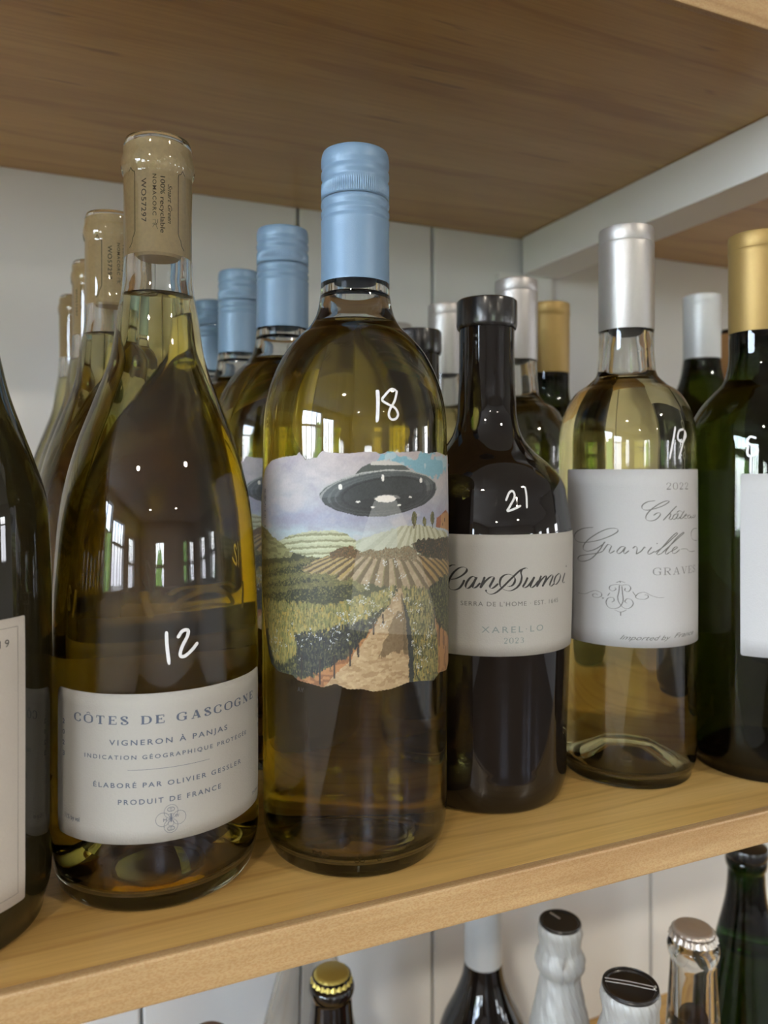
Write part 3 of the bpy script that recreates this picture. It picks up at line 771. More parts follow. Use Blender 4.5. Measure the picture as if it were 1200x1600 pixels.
def copy_tree(root, parent=None):
    c = root.copy(); COL.objects.link(c)
    if parent is not None: c.parent = parent
    for ch in [o for o in bpy.data.objects if o.parent == root]:
        copy_tree(ch, c)
    return c

def copy_bottle(root, x, y, label, rot=0.0, z=0.0):
    c = copy_tree(root)
    c.location = (x, y, z); c.rotation_euler = (0, 0, R(rot)); c['label'] = label
    return c

def marks(strokes, w, parent, prof, R0, name='price_mark'):
    k = Ink()
    for s_ in strokes: k.pen(s_, w, n=6)
    return k.build(name, M['marker'], parent, prof, R0, off=0.25)

# ---- 1. golden wine, visible cork, flanged lip ---------------------------------------------------------
k1 = BottleKind('cotes', [(.0392, .006), (.0403, .012), (.0405, .03), (.0405, .070), (.0404, .091), (.0400, .110), (.0390, .128), (.0376, .1436), (.0352, .157), (.0314, .171),
    (.0252, .188), (.0188, .206), (.0160, .224), (.01435, .2332), (.0136, .244), (.0135, .262), (.0136, .2785), (.0136, .2795, 1), (.0143, .2815), (.01435, .2865), (.0138, .2885), (.0135, .2925), (.0128, .2945, 1)],
    .0345, .022)
def make_cork(kind, z0, z1, parent, text=True):
    r = kind.lip_in + .0001
    c = link('cork', lathe('cork', [(0, z0 + .0003), (r - .0012, z0), (r, z0 + .0010), (r, z1 - .0006), (r - .0006, z1), (0, z1)], 64, sharp=35), parent, [M['cork']])
    if text:
        prof = [(r, 0), (r, 1)]
        q = Ink()
        d = 1000 * r
        # print runs downwards; angles are seen magnified through the glass
        q.text('WO57297', -7.1, 17.4, 276.6, 1.9, space=1.1, vert=1, bold=.008)
        q.text('NOMACORC', -3.0, 16.4, 278.2, 1.35, space=1.2, vert=1, bold=.008)
        q.text('100% recyclable', -.35, 22.5, 277.6, 1.65, vert=1, bold=.008)
        q.text('Smart Green', 2.3, 15.6, 274.8, 1.55, shear=.4, vert=1, bold=.008)
        # little glass-and-fork sign under the maker's name
        q.pen([(-2.0, 260.2), (-2.0, 258.8), (-1.5, 258.3), (-3.0, 258.4), (-2.1, 258.9), (-3.0, 257.2)], .14, n=2); q.pen([(-2.0, 260.2), (-3.0, 260.0)], .14, n=2)
        q.pen([(-1.3, 260.4), (-1.3, 259.0), (-1.9, 258.2), (-1.5, 257.0), (-1.2, 256.4)], .14, n=2)
        # stepped bracket frames on both sides
        for sg, c0 in ((-1, -9.9), (1, 6.3)):
            zz = 282.8
            fr = [(3.4, zz - 2.2), (2.2, zz), (1.2, zz - 2.4), (.3, zz - 2.8), (0, zz - 4.3), (0, 256.0), (.5, 254.6), (1.3, 253.2), (1.6, 251.4), (3.0, 249.8)]
            for (a_, za_), (b_, zb_) in zip(fr, fr[1:]):
                q.pen([(c0 + sg * a_, za_), (c0 + sg * b_, zb_)], .28, n=2, taper=False)
        q.build('cork_print', M['cork_ink'], c, prof, r, off=0.04)
    return c
b1 = new_bottle(.0390, .3260, 'golden wine bottle with a cork and cream label, marked 12, front row', 'golden wine bottles with bare corks')
g = link('bottle_glass', k1.glass, b1, [M['glass']])
link('wine', k1.wine(.2315), b1, [M['wine_gold']])
make_cork(k1, .2465, .2930, b1)
R1 = .041
lab = link('front_label', patch('front_label', -49, 49, lambda s: 80.7, lambda s: 27.0, k1.outer, R1, nu=80, corner=3), b1, [M['paper']])
q = Ink()
q.serif('CÔTES DE GASCOGNE', -37.5, 39.8, 69.9, 2.9, .86, .28, gap=.42)
q.build('title_lettering', M['ink_blue'], lab, k1.outer, R1)
q = Ink()
q.text('VIGNERON À PANJAS', -22.3, 22.3, 62.5, 2.0, space=1.35, bold=.012)
q.text('INDICATION GÉOGRAPHIQUE PROTÉGÉE', -32.5, 33.8, 57.4, 1.55, space=1.4, bold=.012)
q.pen([(-15.5, 53.6), (14.2, 53.6)], .14, n=20, taper=False)
q.text('ÉLABORÉ PAR OLIVIER GESSLER', -28.6, 30.0, 47.3, 1.8, space=1.35, bold=.012)
q.text('PRODUIT DE FRANCE', -19.0, 19.2, 41.3, 1.9, space=1.35, bold=.012)
q.text('11% by vol', -43.3, -35.0, 33.4, 1.7, bold=.01); q.text('750ml', 39.0, 47.0, 31.0, 1.4)
for sx, dz in ((-44.2, 0), (47.2, 0)):
    for i, ch in enumerate('2023'): q.text(ch, sx - .75, sx + .75, 67.6 - i * 3.9, 1.8, bold=.02)
# quatrefoil emblem
ex, ez = -0.4, 35.0
for dx, dz in ((0, 2.6), (0, -2.6), (2.9, 0), (-2.9, 0)): q.circle(ex + dx, ez + dz, 2.45, .13)
for dz in (3.4, -3.5):
    q.circle(ex - .45, ez + dz, .75, .1, .6); q.circle(ex + .45, ez + dz, .75, .1, .6); q.circle(ex, ez + dz, 1.3, .08, .8)
q.pen([(ex, ez + 1.9), (ex, ez - 1.3)], .45, n=2); q.pen([(ex - 1, ez + 1.7), (ex + 1, ez + 1.7)], .15, n=2); q.circle(ex, ez - 1.6, 1.0, .1)
q.text('M', ex - 2.7, ex - 1.5, ez - .8, 1.2); q.text('W', ex + 1.4, ex + 2.9, ez + .2, 1.2)
q.build('lettering', M['ink_blue'], lab, k1.outer, R1)
# back label, its inner side seen through the wine
lab2 = link('back_label', patch('back_label', 72, 186, 80.7, 30.0, k1.outer, R1, nu=60), b1, [M['paper_back']])
mk1 = marks(MARK_12, 1.25, b1, k1.outer, R1)
c1a = copy_bottle(b1, .0279, .4297, 'golden wine bottle with a cork, second in the left column behind number 12', rot=28)
c1b = copy_bottle(b1, .0238, .5316, 'golden wine bottle with a cork, third in the left column behind number 12', rot=-35)
c1c = copy_bottle(b1, .0167, .6400, 'golden wine bottle with a cork, last in the left column by the wall', rot=60)

# ---- 2. screwcap bottle with the painted flying-saucer label -------------------------------------------
k2 = BottleKind('saucer', [(.0375, .004), (.0393, .009), (.0400, .016), (.0401, .030), (.0401, .1745), (.0399, .1826), (.0383, .193), (.0348, .2034), (.0292, .2135), (.0244, .2189), (.0206, .2225), (.0174, .2275),
    (.0156, .235), (.0150, .2420), (.0146, .25), (.0143, .285), (.0138, .296, 1)], .0335, .006)
b2 = new_bottle(.1213, .3150, 'pale wine bottle with a blue screw cap and flying saucer label, marked 18, front row', 'blue capped bottles with flying saucer labels')
link('bottle_glass', k2.glass, b2, [M['glass']])
link('wine', k2.wine(.2240), b2, [M['wine_olive']])
def cap_mod(a, r, z):
    return 0.0004 * (0.5 + 0.5 * math.cos(a * 96)) - .0004 if .2796 < z < .2846 else 0
ci = .0148
cap_prof = [(.01415, .2990), (.0146, .2978), (.01485, .2962), (.01492, .2945), (.01490, .2930), (.01440, .2920), (.01436, .2912), (.01485, .2902), (.01494, .2893), (.01492, .2882), (.01444, .2874), (.01442, .2862),
    (.01488, .2850), (.01492, .2843), (.01492, .2820), (.01492, .2800), (.01490, .2790), (.01440, .27865), (.01440, .2781), (.01488, .2775), (.01500, .2766), (.01498, .2755), (.01446, .2744), (.01446, .2738), (.01500, .2729), (.01502, .2716),
    (.01452, .2706), (.01452, .2700), (.01502, .2692), (.01505, .2680), (.01490, .2670), (.01492, .2640), (.01500, .2430), (.01507, .2424), (.01500, .2420), (.01460, .2421), (.01455, .2440), (.01440, .2650)]
link('screw_cap', lathe('screw_cap', [(0, .2996), (.012, .2996)] + cap_prof, 384, mod=cap_mod, sharp=70), b2, [M['blue_cap']])
R2 = .0401

# ------------ the painted label (art in label millimetres) ------------
S0, S1, Z0, Z1, PX = -74.0, 44.0, 73.0, 170.0, 0.235
NW, NH = int((S1 - S0) / PX), int((Z1 - Z0) / PX)
rs = np.random.RandomState(5)
def vnoise(cell, aspect=1.0):
    gw, gh = int(NW * PX / cell) + 3, int(NH * PX / (cell * aspect)) + 3
    g_ = rs.rand(gh, gw)
    x = np.arange(NW) * PX / cell; y = np.arange(NH) * PX / (cell * aspect)
    xi, yi = x.astype(int), y.astype(int); xf, yf = x - xi, y - yi
    xf = xf * xf * (3 - 2 * xf); yf = yf * yf * (3 - 2 * yf)
    a = g_[yi][:, xi] * (1 - xf) + g_[yi][:, xi + 1] * xf
    b = g_[yi + 1][:, xi] * (1 - xf) + g_[yi + 1][:, xi + 1] * xf
    return a * (1 - yf)[:, None] + b * yf[:, None]
SS, ZZ = np.meshgrid(S0 + (np.arange(NW) + .5) * PX, Z0 + (np.arange(NH) + .5) * PX)
WX = (vnoise(1.5) - .5) * 1.3 + (vnoise(.6) - .5) * .7; WZ = (vnoise(1.5) - .5) * 1.3 + (vnoise(.6) - .5) * .8
def C3(r, g_, b): return np.array([r, g_, b], float)
img = np.zeros((NH, NW, 3))
def pmask(poly, jit=1.0):
    X, Z = SS + WX * jit, ZZ + WZ * jit
    ins = np.zeros(SS.shape, bool); n = len(poly)
    for i in range(n):
        x0, z0 = poly[i]; x1, z1 = poly[(i + 1) % n]
        if abs(z1 - z0) < 1e-9: continue
        c = ((z0 > Z) != (z1 > Z)) & (X < (x1 - x0) * (Z - z0) / (z1 - z0) + x0)
        ins ^= c
    return ins
def fill(mask, col, a=1.0):
    m = (mask.astype(float) * a)[..., None] if mask.dtype == bool else (mask * a)[..., None]
    img[:] = img * (1 - m) + col * m
# sky
h_ = np.clip((ZZ - 134) / 34, 0, 1)[..., None]
img[:] = C3(170, 178, 186) * (1 - h_) + C3(180, 168, 168) * h_
band = np.exp(-((ZZ - 142) / 5.0)**2)
fill(band, C3(146, 150, 176), .75)
fill(np.exp(-((ZZ - 136.5) / 2.2)**2), C3(172, 196, 200), .6)
cl = vnoise(16, .35) * .5 + vnoise(6, .45) * .3 + vnoise(2.2, .6) * .2
fill(np.clip((cl - .5) * 5, 0, 1), C3(196, 186, 184), .55)
fill(np.clip((.46 - cl) * 5, 0, 1), C3(150, 144, 160), .5)
bl = pmask(ART['BLUE'], 2.5) & (cl < .70)
fill(bl, C3(112, 176, 198), .85); fill(bl & (vnoise(3) > .62), C3(196, 205, 206), .6)
# hills
fill(ZZ < 128.5, C3(66, 66, 42));
def stripes(mask, f_, col, a=.6, lo=.55):
    fill(mask & (f_ > lo), col, a)
m = pmask(ART['CHILL'], .6); fill(m, C3(176, 178, 140))
stripes(m, .5 + .5 * np.sin((ZZ + .004 * (SS + 22)**2) * 2.6 + WX), C3(104, 102, 66), .6, .7)
stripes(m, .5 + .5 * np.sin((ZZ + .004 * (SS + 22)**2) * 2.6 + 2 + WX), C3(196, 198, 160), .6, .8)
m = pmask(ART['LHILL'], .6); fill(m, C3(140, 138, 92)); stripes(m, vnoise(2.5, .4), C3(100, 96, 58), .6)
m = pmask(ART['RHILL'], .6); fill(m, C3(188, 188, 156))
ang = np.arctan2(SS - 12, np.maximum(148 - ZZ, .1))
stripes(m, .5 + .5 * np.sin(ang * 34), C3(132, 128, 92), .55, .62)
fill(m & (SS < 2), C3(176, 186, 168), .6)
# field with rows fanning out
m = pmask(ART['FIELD'], .8); fill(m, C3(158, 134, 100)); fill(m & (vnoise(1.2) > .6), C3(178, 156, 118), .6)
kx = (SS + 1.7) / np.maximum(137.0 - ZZ, .5)
row = np.mod(kx * 3.6 + .03 * WX, 1.0)
fill(m & (row > .55), C3(82, 66, 40), .85); fill(m & (row > .5) & (row < .62), C3(120, 112, 62), .7)
m2 = pmask(ART['FIELDL'], .8); fill(m2 & (row < .35), C3(166, 140, 74), .8)
fill(pmask([(s_, z_) for s_, z_ in [(12, 126), (43, 121), (43, 111), (22, 113)]], .6) & (row < .5), C3(158, 126, 66), .8)
def dabs(poly, n, cols, size=(1.0, .5), up=None, jit=1.0, wts=None, tilt=0.0):
    """brush dabs of foliage inside a region"""
    mk = pmask(poly, jit)
    yy, xx = np.nonzero(mk)
    if len(yy) == 0: return
    zlo, zhi = ZZ[yy.min(), 0], ZZ[yy.max(), 0]
    sel = rs.randint(0, len(yy), n)
    for i in sel:
        y_, x_ = yy[i], xx[i]
        # dabs nearer the top edge of the mass are lighter
        c = cols[min(len(cols) - 1, int(rs.rand()**1.0 * len(cols)))]
        w = max(1, int(rs.uniform(.4, 1) * size[0] / PX)); h2 = max(1, int(rs.uniform(.4, 1) * size[1] / PX))
        y0, x0 = max(0, y_ - h2), max(0, x_)
        for t in range(h2 * 2):
            yy2 = y_ + t - h2; xs = x_ + int(tilt * (t - h2))
            if 0 <= yy2 < NH and 0 <= xs < NW:
                img[yy2, xs:xs + w] = img[yy2, xs:xs + w] * .25 + c * .75
GREENS = [C3(58, 60, 36), C3(72, 74, 42), C3(96, 96, 52), C3(124, 118, 62), C3(48, 48, 34)]
DARK = [C3(38, 40, 34), C3(52, 52, 36), C3(64, 62, 40), C3(34, 36, 40)]
LIGHT = [C3(150, 140, 78), C3(128, 126, 66), C3(168, 150, 84), C3(104, 106, 60), C3(176, 146, 62)]
AUT = [C3(112, 80, 44), C3(124, 90, 50), C3(88, 72, 42), C3(70, 60, 40)]
fill(pmask(ART['BUSH1']), C3(96, 78, 44)); dabs(ART['BUSH1'], 500, AUT, (.7, .4))
fill(pmask(ART['BUSH2']), C3(112, 100, 68)); dabs(ART['BUSH2'], 500, AUT + [C3(140, 126, 92)], (.7, .4))
fill(pmask(ART['BUSH3']), C3(62, 56, 36)); dabs(ART['BUSH3'], 900, DARK + AUT, (.9, .5))
for nm in ('VINE1', 'VINE2', 'VINE3'):
    p_ = ART[nm]; fill(pmask(p_, 1.4), C3(50, 50, 34)); dabs(p_, 1500, GREENS, (.9, .5))
    zt_ = [(a, b) for a, b in p_ if b > np.mean([q_[1] for q_ in p_])]
    up_ = [(a, b + .4) for a, b in p_]; dn_ = [(a, b - 1.8) for a, b in p_]
    mk = pmask(up_, 1.2) & ~pmask(dn_, 1.2)
    fill(mk, C3(132, 124, 66), .55)
fill(pmask(ART['SOILR'], .5), C3(164, 116, 66)); fill(pmask(ART['SOILR'], .5) & (vnoise(2, 2.) > .6), C3(124, 84, 48), .7)
fill(pmask(ART['SOILL'], .6), C3(168, 112, 62)); fill(pmask(ART['SOILL'], .6) & (vnoise(2, .5) > .6), C3(120, 76, 44), .7)
# dirt path
mp_ = pmask(ART['PATH'], .5)
fill(mp_, C3(176, 146, 104)); fill(mp_ & (vnoise(3, .35) > .58), C3(150, 118, 78), .6); fill(mp_ & (vnoise(1.4, .5) > .66), C3(198, 172, 128), .5)
fill(pmask([(1.5, 106), (5.5, 104), (6, 90), (-2, 89), (-6, 88), (-2, 97)], 1.5), C3(96, 76, 48), .7)
fill(pmask([(3.2, 113.5), (6.6, 104), (7.6, 88), (4.8, 88), (4.4, 103)], .6), C3(92, 74, 44), .7)
# big foreground vines
fill(pmask(ART['VINE6'], 1.3), C3(48, 48, 34)); dabs(ART['VINE6'], 1500, GREENS, (1.0, .8))
fill(pmask(ART['VINE5'], 1.2), C3(84, 82, 50)); dabs(ART['VINE5'], 3600, GREENS + LIGHT, (.9, 1.3))
fill(pmask([(3.5, 113), (7, 103), (9.5, 90), (9.5, 76), (7.4, 77), (6.8, 90), (5.6, 104)], .6), C3(36, 40, 42), .85)
fill(pmask(ART['VINE4'], 1.4), C3(44, 44, 32)); dabs(ART['VINE4'], 7000, GREENS + DARK, (1.0, .9), tilt=.1)
V4T = [(-64, 107), (-41, 108.5), (-21.6, 109), (.8, 116), (-2, 109), (-14, 102), (-30, 97), (-46, 94), (-60, 96)]
dabs(V4T, 3600, LIGHT + GREENS[2:4], (.9, 1.2), tilt=.1)
V4M = [(-60, 98), (-46, 96), (-38, 97), (-40, 88), (-47, 84), (-56, 86)]
dabs(V4M, 900, LIGHT, (.8, 1.8))
fill(pmask([(-63, 96), (-58, 96), (-54, 84), (-50, 80), (-58, 82)], 1.5), C3(34, 38, 44), .75)
dabs([(-40, 96), (-16, 102), (-6, 104), (-16, 90), (-30, 82), (-38, 82)], 1500, [C3(36, 38, 42), C3(52, 52, 44), C3(80, 78, 56), C3(30, 32, 34)], (.8, .9))
for s_, zb_, hh in ((-36.5, 78.6, 10), (-28.5, 77.5, 10), (-22.6, 80, 9), (-16.8, 85, 8), (-13.6, 88.5, 7), (-7.6, 97, 5), (-4, 101, 4), (26, 88, 12), (31, 86, 14), (22, 96, 9)):
    fill((np.abs(SS - s_) < .35 + .1 * WX) & (ZZ > zb_) & (ZZ < zb_ + hh), C3(52, 42, 34), .9)
# blossoms
def blossom(s_, z_, n, r, c=C3(200, 202, 196)):
    for _ in range(n):
        a, b = s_ + rs.randn() * r, z_ + rs.randn() * r
        x_, y_ = int((a - S0) / PX), int((b - Z0) / PX)
        if 0 < x_ < NW - 2 and 0 < y_ < NH - 2: img[y_:y_ + rs.randint(1, 3), x_:x_ + rs.randint(1, 3)] = c
for s_, z_ in FLOWERS: blossom(s_, z_, 13, .8)
for _ in range(70):
    t = rs.rand(); blossom(-56 + 56 * t, 92 + 18 * t * t + rs.randn() * 3.4, 3, .35, C3(176, 180, 178))
for _ in range(16):
    blossom(rs.uniform(9, 20), rs.uniform(80, 108), 5, .5)
# house and slim trees on the skyline
fill(pmask(ART['HOUSE'], .2), C3(176, 128, 76)); fill(pmask([(23.1, 137.6), (23.8, 141.2), (28, 142.4), (27, 137)], .2), C3(150, 84, 50)); fill(pmask([(28, 142.4), (33.9, 144.2), (36, 142.4), (33.6, 143)], .3), C3(140, 78, 48))
fill((np.abs(SS - 32) < .5) & (np.abs(ZZ - 140) < .7), C3(70, 50, 40)); fill((np.abs(SS - 29.5) < .4) & (np.abs(ZZ - 138.2) < .6), C3(70, 50, 40))
for (s_, z_), hh in zip(TREES, (2.9, 1.9, 3.0)):
    d_ = ((SS - s_) / 1.25)**2 + ((ZZ - z_) / hh)**2 + (WX + WZ) * .35
    fill(d_ < 1, C3(84, 84, 46)); fill((d_ < .8) & (vnoise(.8) > .55), C3(118, 112, 64)); fill((np.abs(SS - s_) < .2) & (ZZ < z_ - hh * .7) & (ZZ > z_ - hh - 1.2), C3(74, 58, 40))
# beam
fill(pmask(ART['BEAM'], 0), C3(214, 214, 204), .22)
# flying saucer
X = SS; Z = ZZ
dm = pmask(ART['DOME'], 0); fill(dm, C3(92, 96, 90)); fill(dm & (Z > 162.8 + .0 * X) & (X > -9), C3(196, 192, 184)); fill(dm & (Z < 162.8), C3(78, 84, 80))
sm = pmask(ART['SAUCER'], 0)
fill(sm, C3(54, 58, 58))
cx0, cz0 = -2.3, 151.8; tl = R(6)
ux = ((X - cx0) * math.cos(tl) + (Z - cz0) * math.sin(tl)) / 26.5; uz = (-(X - cx0) * math.sin(tl) + (Z - cz0) * math.cos(tl)) / 9.0
rr_ = np.sqrt(ux**2 + uz**2)
fill(sm & (uz > .1) & (rr_ > .72), C3(84, 92, 92), .7)
for r_, c_, w_, a_ in ((.985, C3(150, 152, 148), .02, .8), (.86, C3(92, 98, 98), .02, .7), (.76, C3(100, 104, 104), .012, .5), (.66, C3(40, 42, 44), .02, .7)):
    fill(sm & (np.abs(rr_ - r_) < w_), c_, a_)
fill(sm & (ux > .72) & (rr_ > .7) & (rr_ < .82), C3(122, 124, 120), .5)
fill(sm & (uz < -.15), C3(46, 46, 46), .45)
rim = sm & ~pmask([(a, b - .55) for a, b in ART['SAUCER']], 0); fill(rim & (Z > 152), C3(190, 190, 184), .8)
fill(pmask(ART['BEAM2'], 0), C3(190, 192, 186), .45)
pt_ = pmask([(cx0 + .2 + (a + 2.8) * 1.25, b + .2) for a, b in ART['PORT']], 0); fill(pt_ & ~pmask(ART['PORT'], 0) & (Z > 149.5), C3(150, 150, 146), .7)
fill(pmask(ART['PORT'], 0), C3(232, 226, 216))
for i, (s_, z_) in enumerate(LIGHTS):
    a_, b_ = ((.6, 1.3) if i == 1 else (.8, 1.1)) if i < 3 else (.9, .35)
    fill((((X - s_) / a_)**2 + ((Z - z_) / b_)**2) < 1, C3(230, 228, 220))
# tiny upright print along the left edge
for zc_ in np.arange(133, 153.5, .9):
    for col_ in (-62.6, -61.3):
        if rs.rand() < .8:
            fill((np.abs(SS - col_) < .42) & (np.abs(ZZ - zc_) < .3) & (vnoise(.35) > .3), C3(52, 50, 60), .85)
grey_ = img.mean(2, keepdims=True); img = grey_ + (img - grey_) * .86
img = np.clip(img * .97 + (vnoise(.5) - .5)[..., None] * 9 + (vnoise(4)[..., None] - .5) * 5, 0, 255) / 255
lin = np.where(img <= .04045, img / 12.92, ((img + .055) / 1.055)**2.4)

def interp(tab, s_):
    return float(np.interp(s_, [p[0] for p in tab], [p[1] for p in tab]))
TOPC = [(-70, 150), (-66, 156), (-63, 160)] + [p for p in ART['TOP'] if p[0] > -62.5] + [(40, 167.4), (43, 166), (43.9, 160)]
BOTC = [(-70, 140), (-67, 118)] + ART['BOT'] + [(42, 78), (43.9, 90)]
v, f, cols = [], [], []
NU, NV = 470, 372
for i in range(NU + 1):
    s_ = -70 + (43.9 + 70) * i / NU
    t_, b_ = interp(TOPC, s_) + .25 * math.sin(s_ * 5.1) * math.sin(s_ * 2.3), interp(BOTC, s_) + .15 * math.sin(s_ * 4.3)
    for j in range(NV + 1):
        z_ = b_ + (t_ - b_) * j / NV
        v.append(wrap(s_, z_, k2.outer, R2, .22))
        x_ = min(NW - 1, max(0, int((s_ - S0) / PX))); y_ = min(NH - 1, max(0, int((z_ - Z0) / PX)))
        cols.append(lin[y_, x_])
for i in range(NU):
    for j in range(NV):
        a = i * (NV + 1) + j
        f.append((a, a + NV + 1, a + NV + 2, a + 1))
me = mesh('painted_picture', v, f, True)
ca = me.color_attributes.new('paint', 'FLOAT_COLOR', 'POINT')
buf = np.ones((len(v), 4), np.float32); buf[:, :3] = np.array(cols); ca.data.foreach_set('color', buf.ravel())
mm, n_, out_ = new_mat('painted_label_print')
p_ = n_.nodes.new('ShaderNodeBsdfPrincipled'); p_.inputs['Roughness'].default_value = .55
at = n_.nodes.new('ShaderNodeAttribute'); at.attribute_name = 'paint'
n_.links.new(at.outputs['Color'], p_.inputs['Base Color']); n_.links.new(p_.outputs[0], out_.inputs[0])
M['picture'] = mm
# paper under the print
tf = lambda s_: interp(TOPC, s_) + .25 * math.sin(s_ * 5.1) * math.sin(s_ * 2.3)
bf = lambda s_: interp(BOTC, s_) + .15 * math.sin(s_ * 4.3)
lab = link('front_label', patch('front_label', -70, 43.9, tf, bf, k2.outer, R2, off=.08, th=.1, nu=470, nv=4, corner=0), b2, [M['paper']])
link('painted_picture', me, lab, [mm])
q = Ink(); q.text('AV', -38.5, -35.6, 73.6, 2.0); 
q.build('signature', M['ink_black'], b2, k2.outer, R2)['kind'] = 'stuff'
marks(MARK_18, .95, b2, k2.outer, R2)
# embossed figures round the heel
q = Ink()
q.circle(-12, 9.5, 1.0, .3); q.circle(-14, 9.5, 1.0, .3); q.circle(-13, 11, 1.0, .3); q.circle(-5, 9.8, .9, .3, 1.3)
q.text('1643', 6, 13, 10, 2.4); q.text('MS', -32, -25, 10.5, 2.0)
q.build('embossing', M['glass'], b2, k2.outer, R2, off=.3)['kind'] = 'stuff'
copy_bottle(b2, .1213, .4320, 'blue screw cap bottle with flying saucer label, second in its column behind number 18', rot=-4)
copy_bottle(b2, .1195, .5360, 'blue screw cap bottle with flying saucer label, third in its column behind number 18', rot=6)
copy_bottle(b2, .1190, .6390, 'blue screw cap bottle with flying saucer label, last in its column by the wall', rot=-8)

# ---- 3. squat black bottle ------------------------------------------------------------------------------
k3 = BottleKind('squat', [(.0380, .004), (.0395, .009), (.0398, .02), (.0426, .118), (.0426, .1290), (.0420, .1355), (.0407, .1426), (.0377, .1558), (.0319, .1633), (.0237, .1706), (.0179, .1781), (.0156, .1853),
    (.0146, .1985), (.0141, .215), (.0141, .2465, 1)], .034, .018)
b3 = new_bottle(.2037, .3413, 'squat black bottle with a black cap and white label lettered in script, marked 21', 'squat black bottles with black caps')
link('bottle_glass', k3.glass, b3, [M['glass_dark']])
link('stopper_cap', lathe('stopper_cap', [(0, .2475), (.0146, .2475), (.0153, .2468), (.0155, .2455), (.0155, .2350), (.0152, .2335), (.0149, .2328), (.01415, .2328), (.01415, .2460)], 96), b3, [M['black_cap']])
R3 = .0425
lab = link('front_label', patch('front_label', -65, 42.5, 131.2, 75.3, k3.outer, R3, nu=80, corner=.8), b3, [M['paper']])
q = Ink()
for s_ in SCRIPT_CAN_SUMOI[:-1]: q.pen(s_, .18, 1.05, slant=66, n=7, down=False)
q.dot(23.0, 114.7, .45)
q.build('script_lettering', M['ink_black'], lab, k3.outer, R3)
q = Ink(); q.text("SERRA DE L'HOME · EST. 1645", -35.0, 15.2, 98.5, 2.15, space=1.15); q.build('lettering', M['ink_grey'], lab, k3.outer, R3)
q = Ink(); q.text('XAREL·LO', -25.3, 5.2, 86.3, 3.0, space=1.35); q.serif('2023', -15.0, -5.4, 81.4, 2.5, .45, .15, gap=.3)
q.build('variety_lettering', M['ink_teal'], lab, k3.outer, R3)
marks(MARK_21, 1.0, b3, k3.outer, R3)
copy_bottle(b3, .2082, .4335, 'squat black bottle with a black cap, half hidden behind number 21', rot=15)

# ---- 4. pale Bordeaux bottle, silver capsule -----------------------------------------------------------
k4 = BottleKind('bordeaux', [(.0330, .003), (.0350, .0075), (.0356, .013), (.0357, .03), (.0357, .1700), (.0356, .179), (.0345, .1868), (.0318, .1948), (.0269, .2025), (.0200, .2077), (.0160, .2119), (.0148, .2190), (.0143, .235), (.0139, .26), (.0139, .2895, 1)],
    .0305, .016)
def capsule(z0, z1, zb, r0, r1, parent, mat):
    p = [(0, z1), (r1 - .0016, z1), (r1 - .0003, z1 - .0006), (r1, z1 - .002), (r1, zb + .0004), (r1 - .0002, zb), (r1 + .0001, zb - .0003), (r0 + .0001, zb - .0012), (r0, zb - .003), (r0, z0 + .0003), (r0 - .0001, z0), (r0 - .0003, z0), (r0 - .0003, zb - .004)]
    return link('capsule', lathe('capsule', p, 96), parent, [mat])
b4 = new_bottle(.2859, .3322, 'pale wine bottle with silver capsule and white script label, marked 19, front row', 'pale wine bottles with silver capsules')
link('bottle_glass', k4.glass, b4, [M['glass']])
link('wine', k4.wine(.2100), b4, [M['wine_pale']])
capsule(.2360, .2915, .2830, .01465, .01455, b4, M['silver'])
R4 = .0357
lab = link('front_label', patch('front_label', -59.9, 42, 161.3, 72.3, k4.outer, R4, nu=90, corner=1.2), b4, [M['paper_cool']])
q = Ink()
for s_ in SCRIPT_CHATEAU: q.pen(s_, .19, .58, slant=55, n=6)
q.build('script_lettering', M['ink_grey'], lab, k4.outer, R4)
q = Ink()
q.serif('2022', -5.6, 9.4, 151.2, 3.3, .42, .16, gap=.25)
q.serif('GRAVES', -12.6, 17.2, 108.6, 3.6, .5, .18, gap=.22)
q.text('Imported by', -28.5, -3, 76.2, 2.4, shear=.55); q.text('France', -1, 15, 77, 2.4, shear=.55)
q.build('lettering', M['ink_grey'], lab, k4.outer, R4)['kind'] = 'stuff'
q = Ink()
for s_ in MONOGRAM: q.pen(s_, .17, .5, slant=80, n=6)
q.build('monogram', M['ink_grey'], lab, k4.outer, R4)
marks(MARK_19, 1.15, b4, k4.outer, R4)
copy_bottle(b4, .2928, .4515, 'silver capsule bottle just behind the squat black bottle, second in its column', rot=20)
copy_bottle(b4, .2857, .5411, 'silver capsule bottle left of the black cap, third in its column', rot=-12)
copy_bottle(b4, .2814, .6300, 'silver capsule bottle last in its column, only its top showing', rot=5)

# ---- 5. dark green bottle, gold capsule ----------------------------------------------------------------
k5 = BottleKind('green', [(.0335, .003), (.0358, .0075), (.0366, .013), (.0368, .03), (.0368, .1680), (.0364, .177), (.0352, .185), (.0330, .1905), (.0298, .196), (.0239, .203), (.0182, .2095), (.0160, .217), (.0152, .235), (.0146, .26), (.0144, .2885, 1)],
    .031, .018)
b5 = new_bottle(.3579, .3089, 'dark green bottle with a gold capsule and blank white label, front right', 'dark green bottles with gold capsules')
link('bottle_glass', k5.glass, b5, [M['glass_green']])
link('wine', k5.wine(.2330), b5, [M['wine_green']])
capsule(.2362, .2905, .2815, .0154, .0157, b5, M['gold'])
R5 = .037
lab = link('front_label', patch('front_label', -40.1, 40, 159, 65.5, k5.outer, R5, nu=80, corner=1.2), b5, [M['paper_cool']])
marks(MARK_9, 1.2, b5, k5.outer, R5)
copy_bottle(b5, .3555, .5010, 'dark green bottle with gold capsule, farther back between two silver capsules', rot=30)

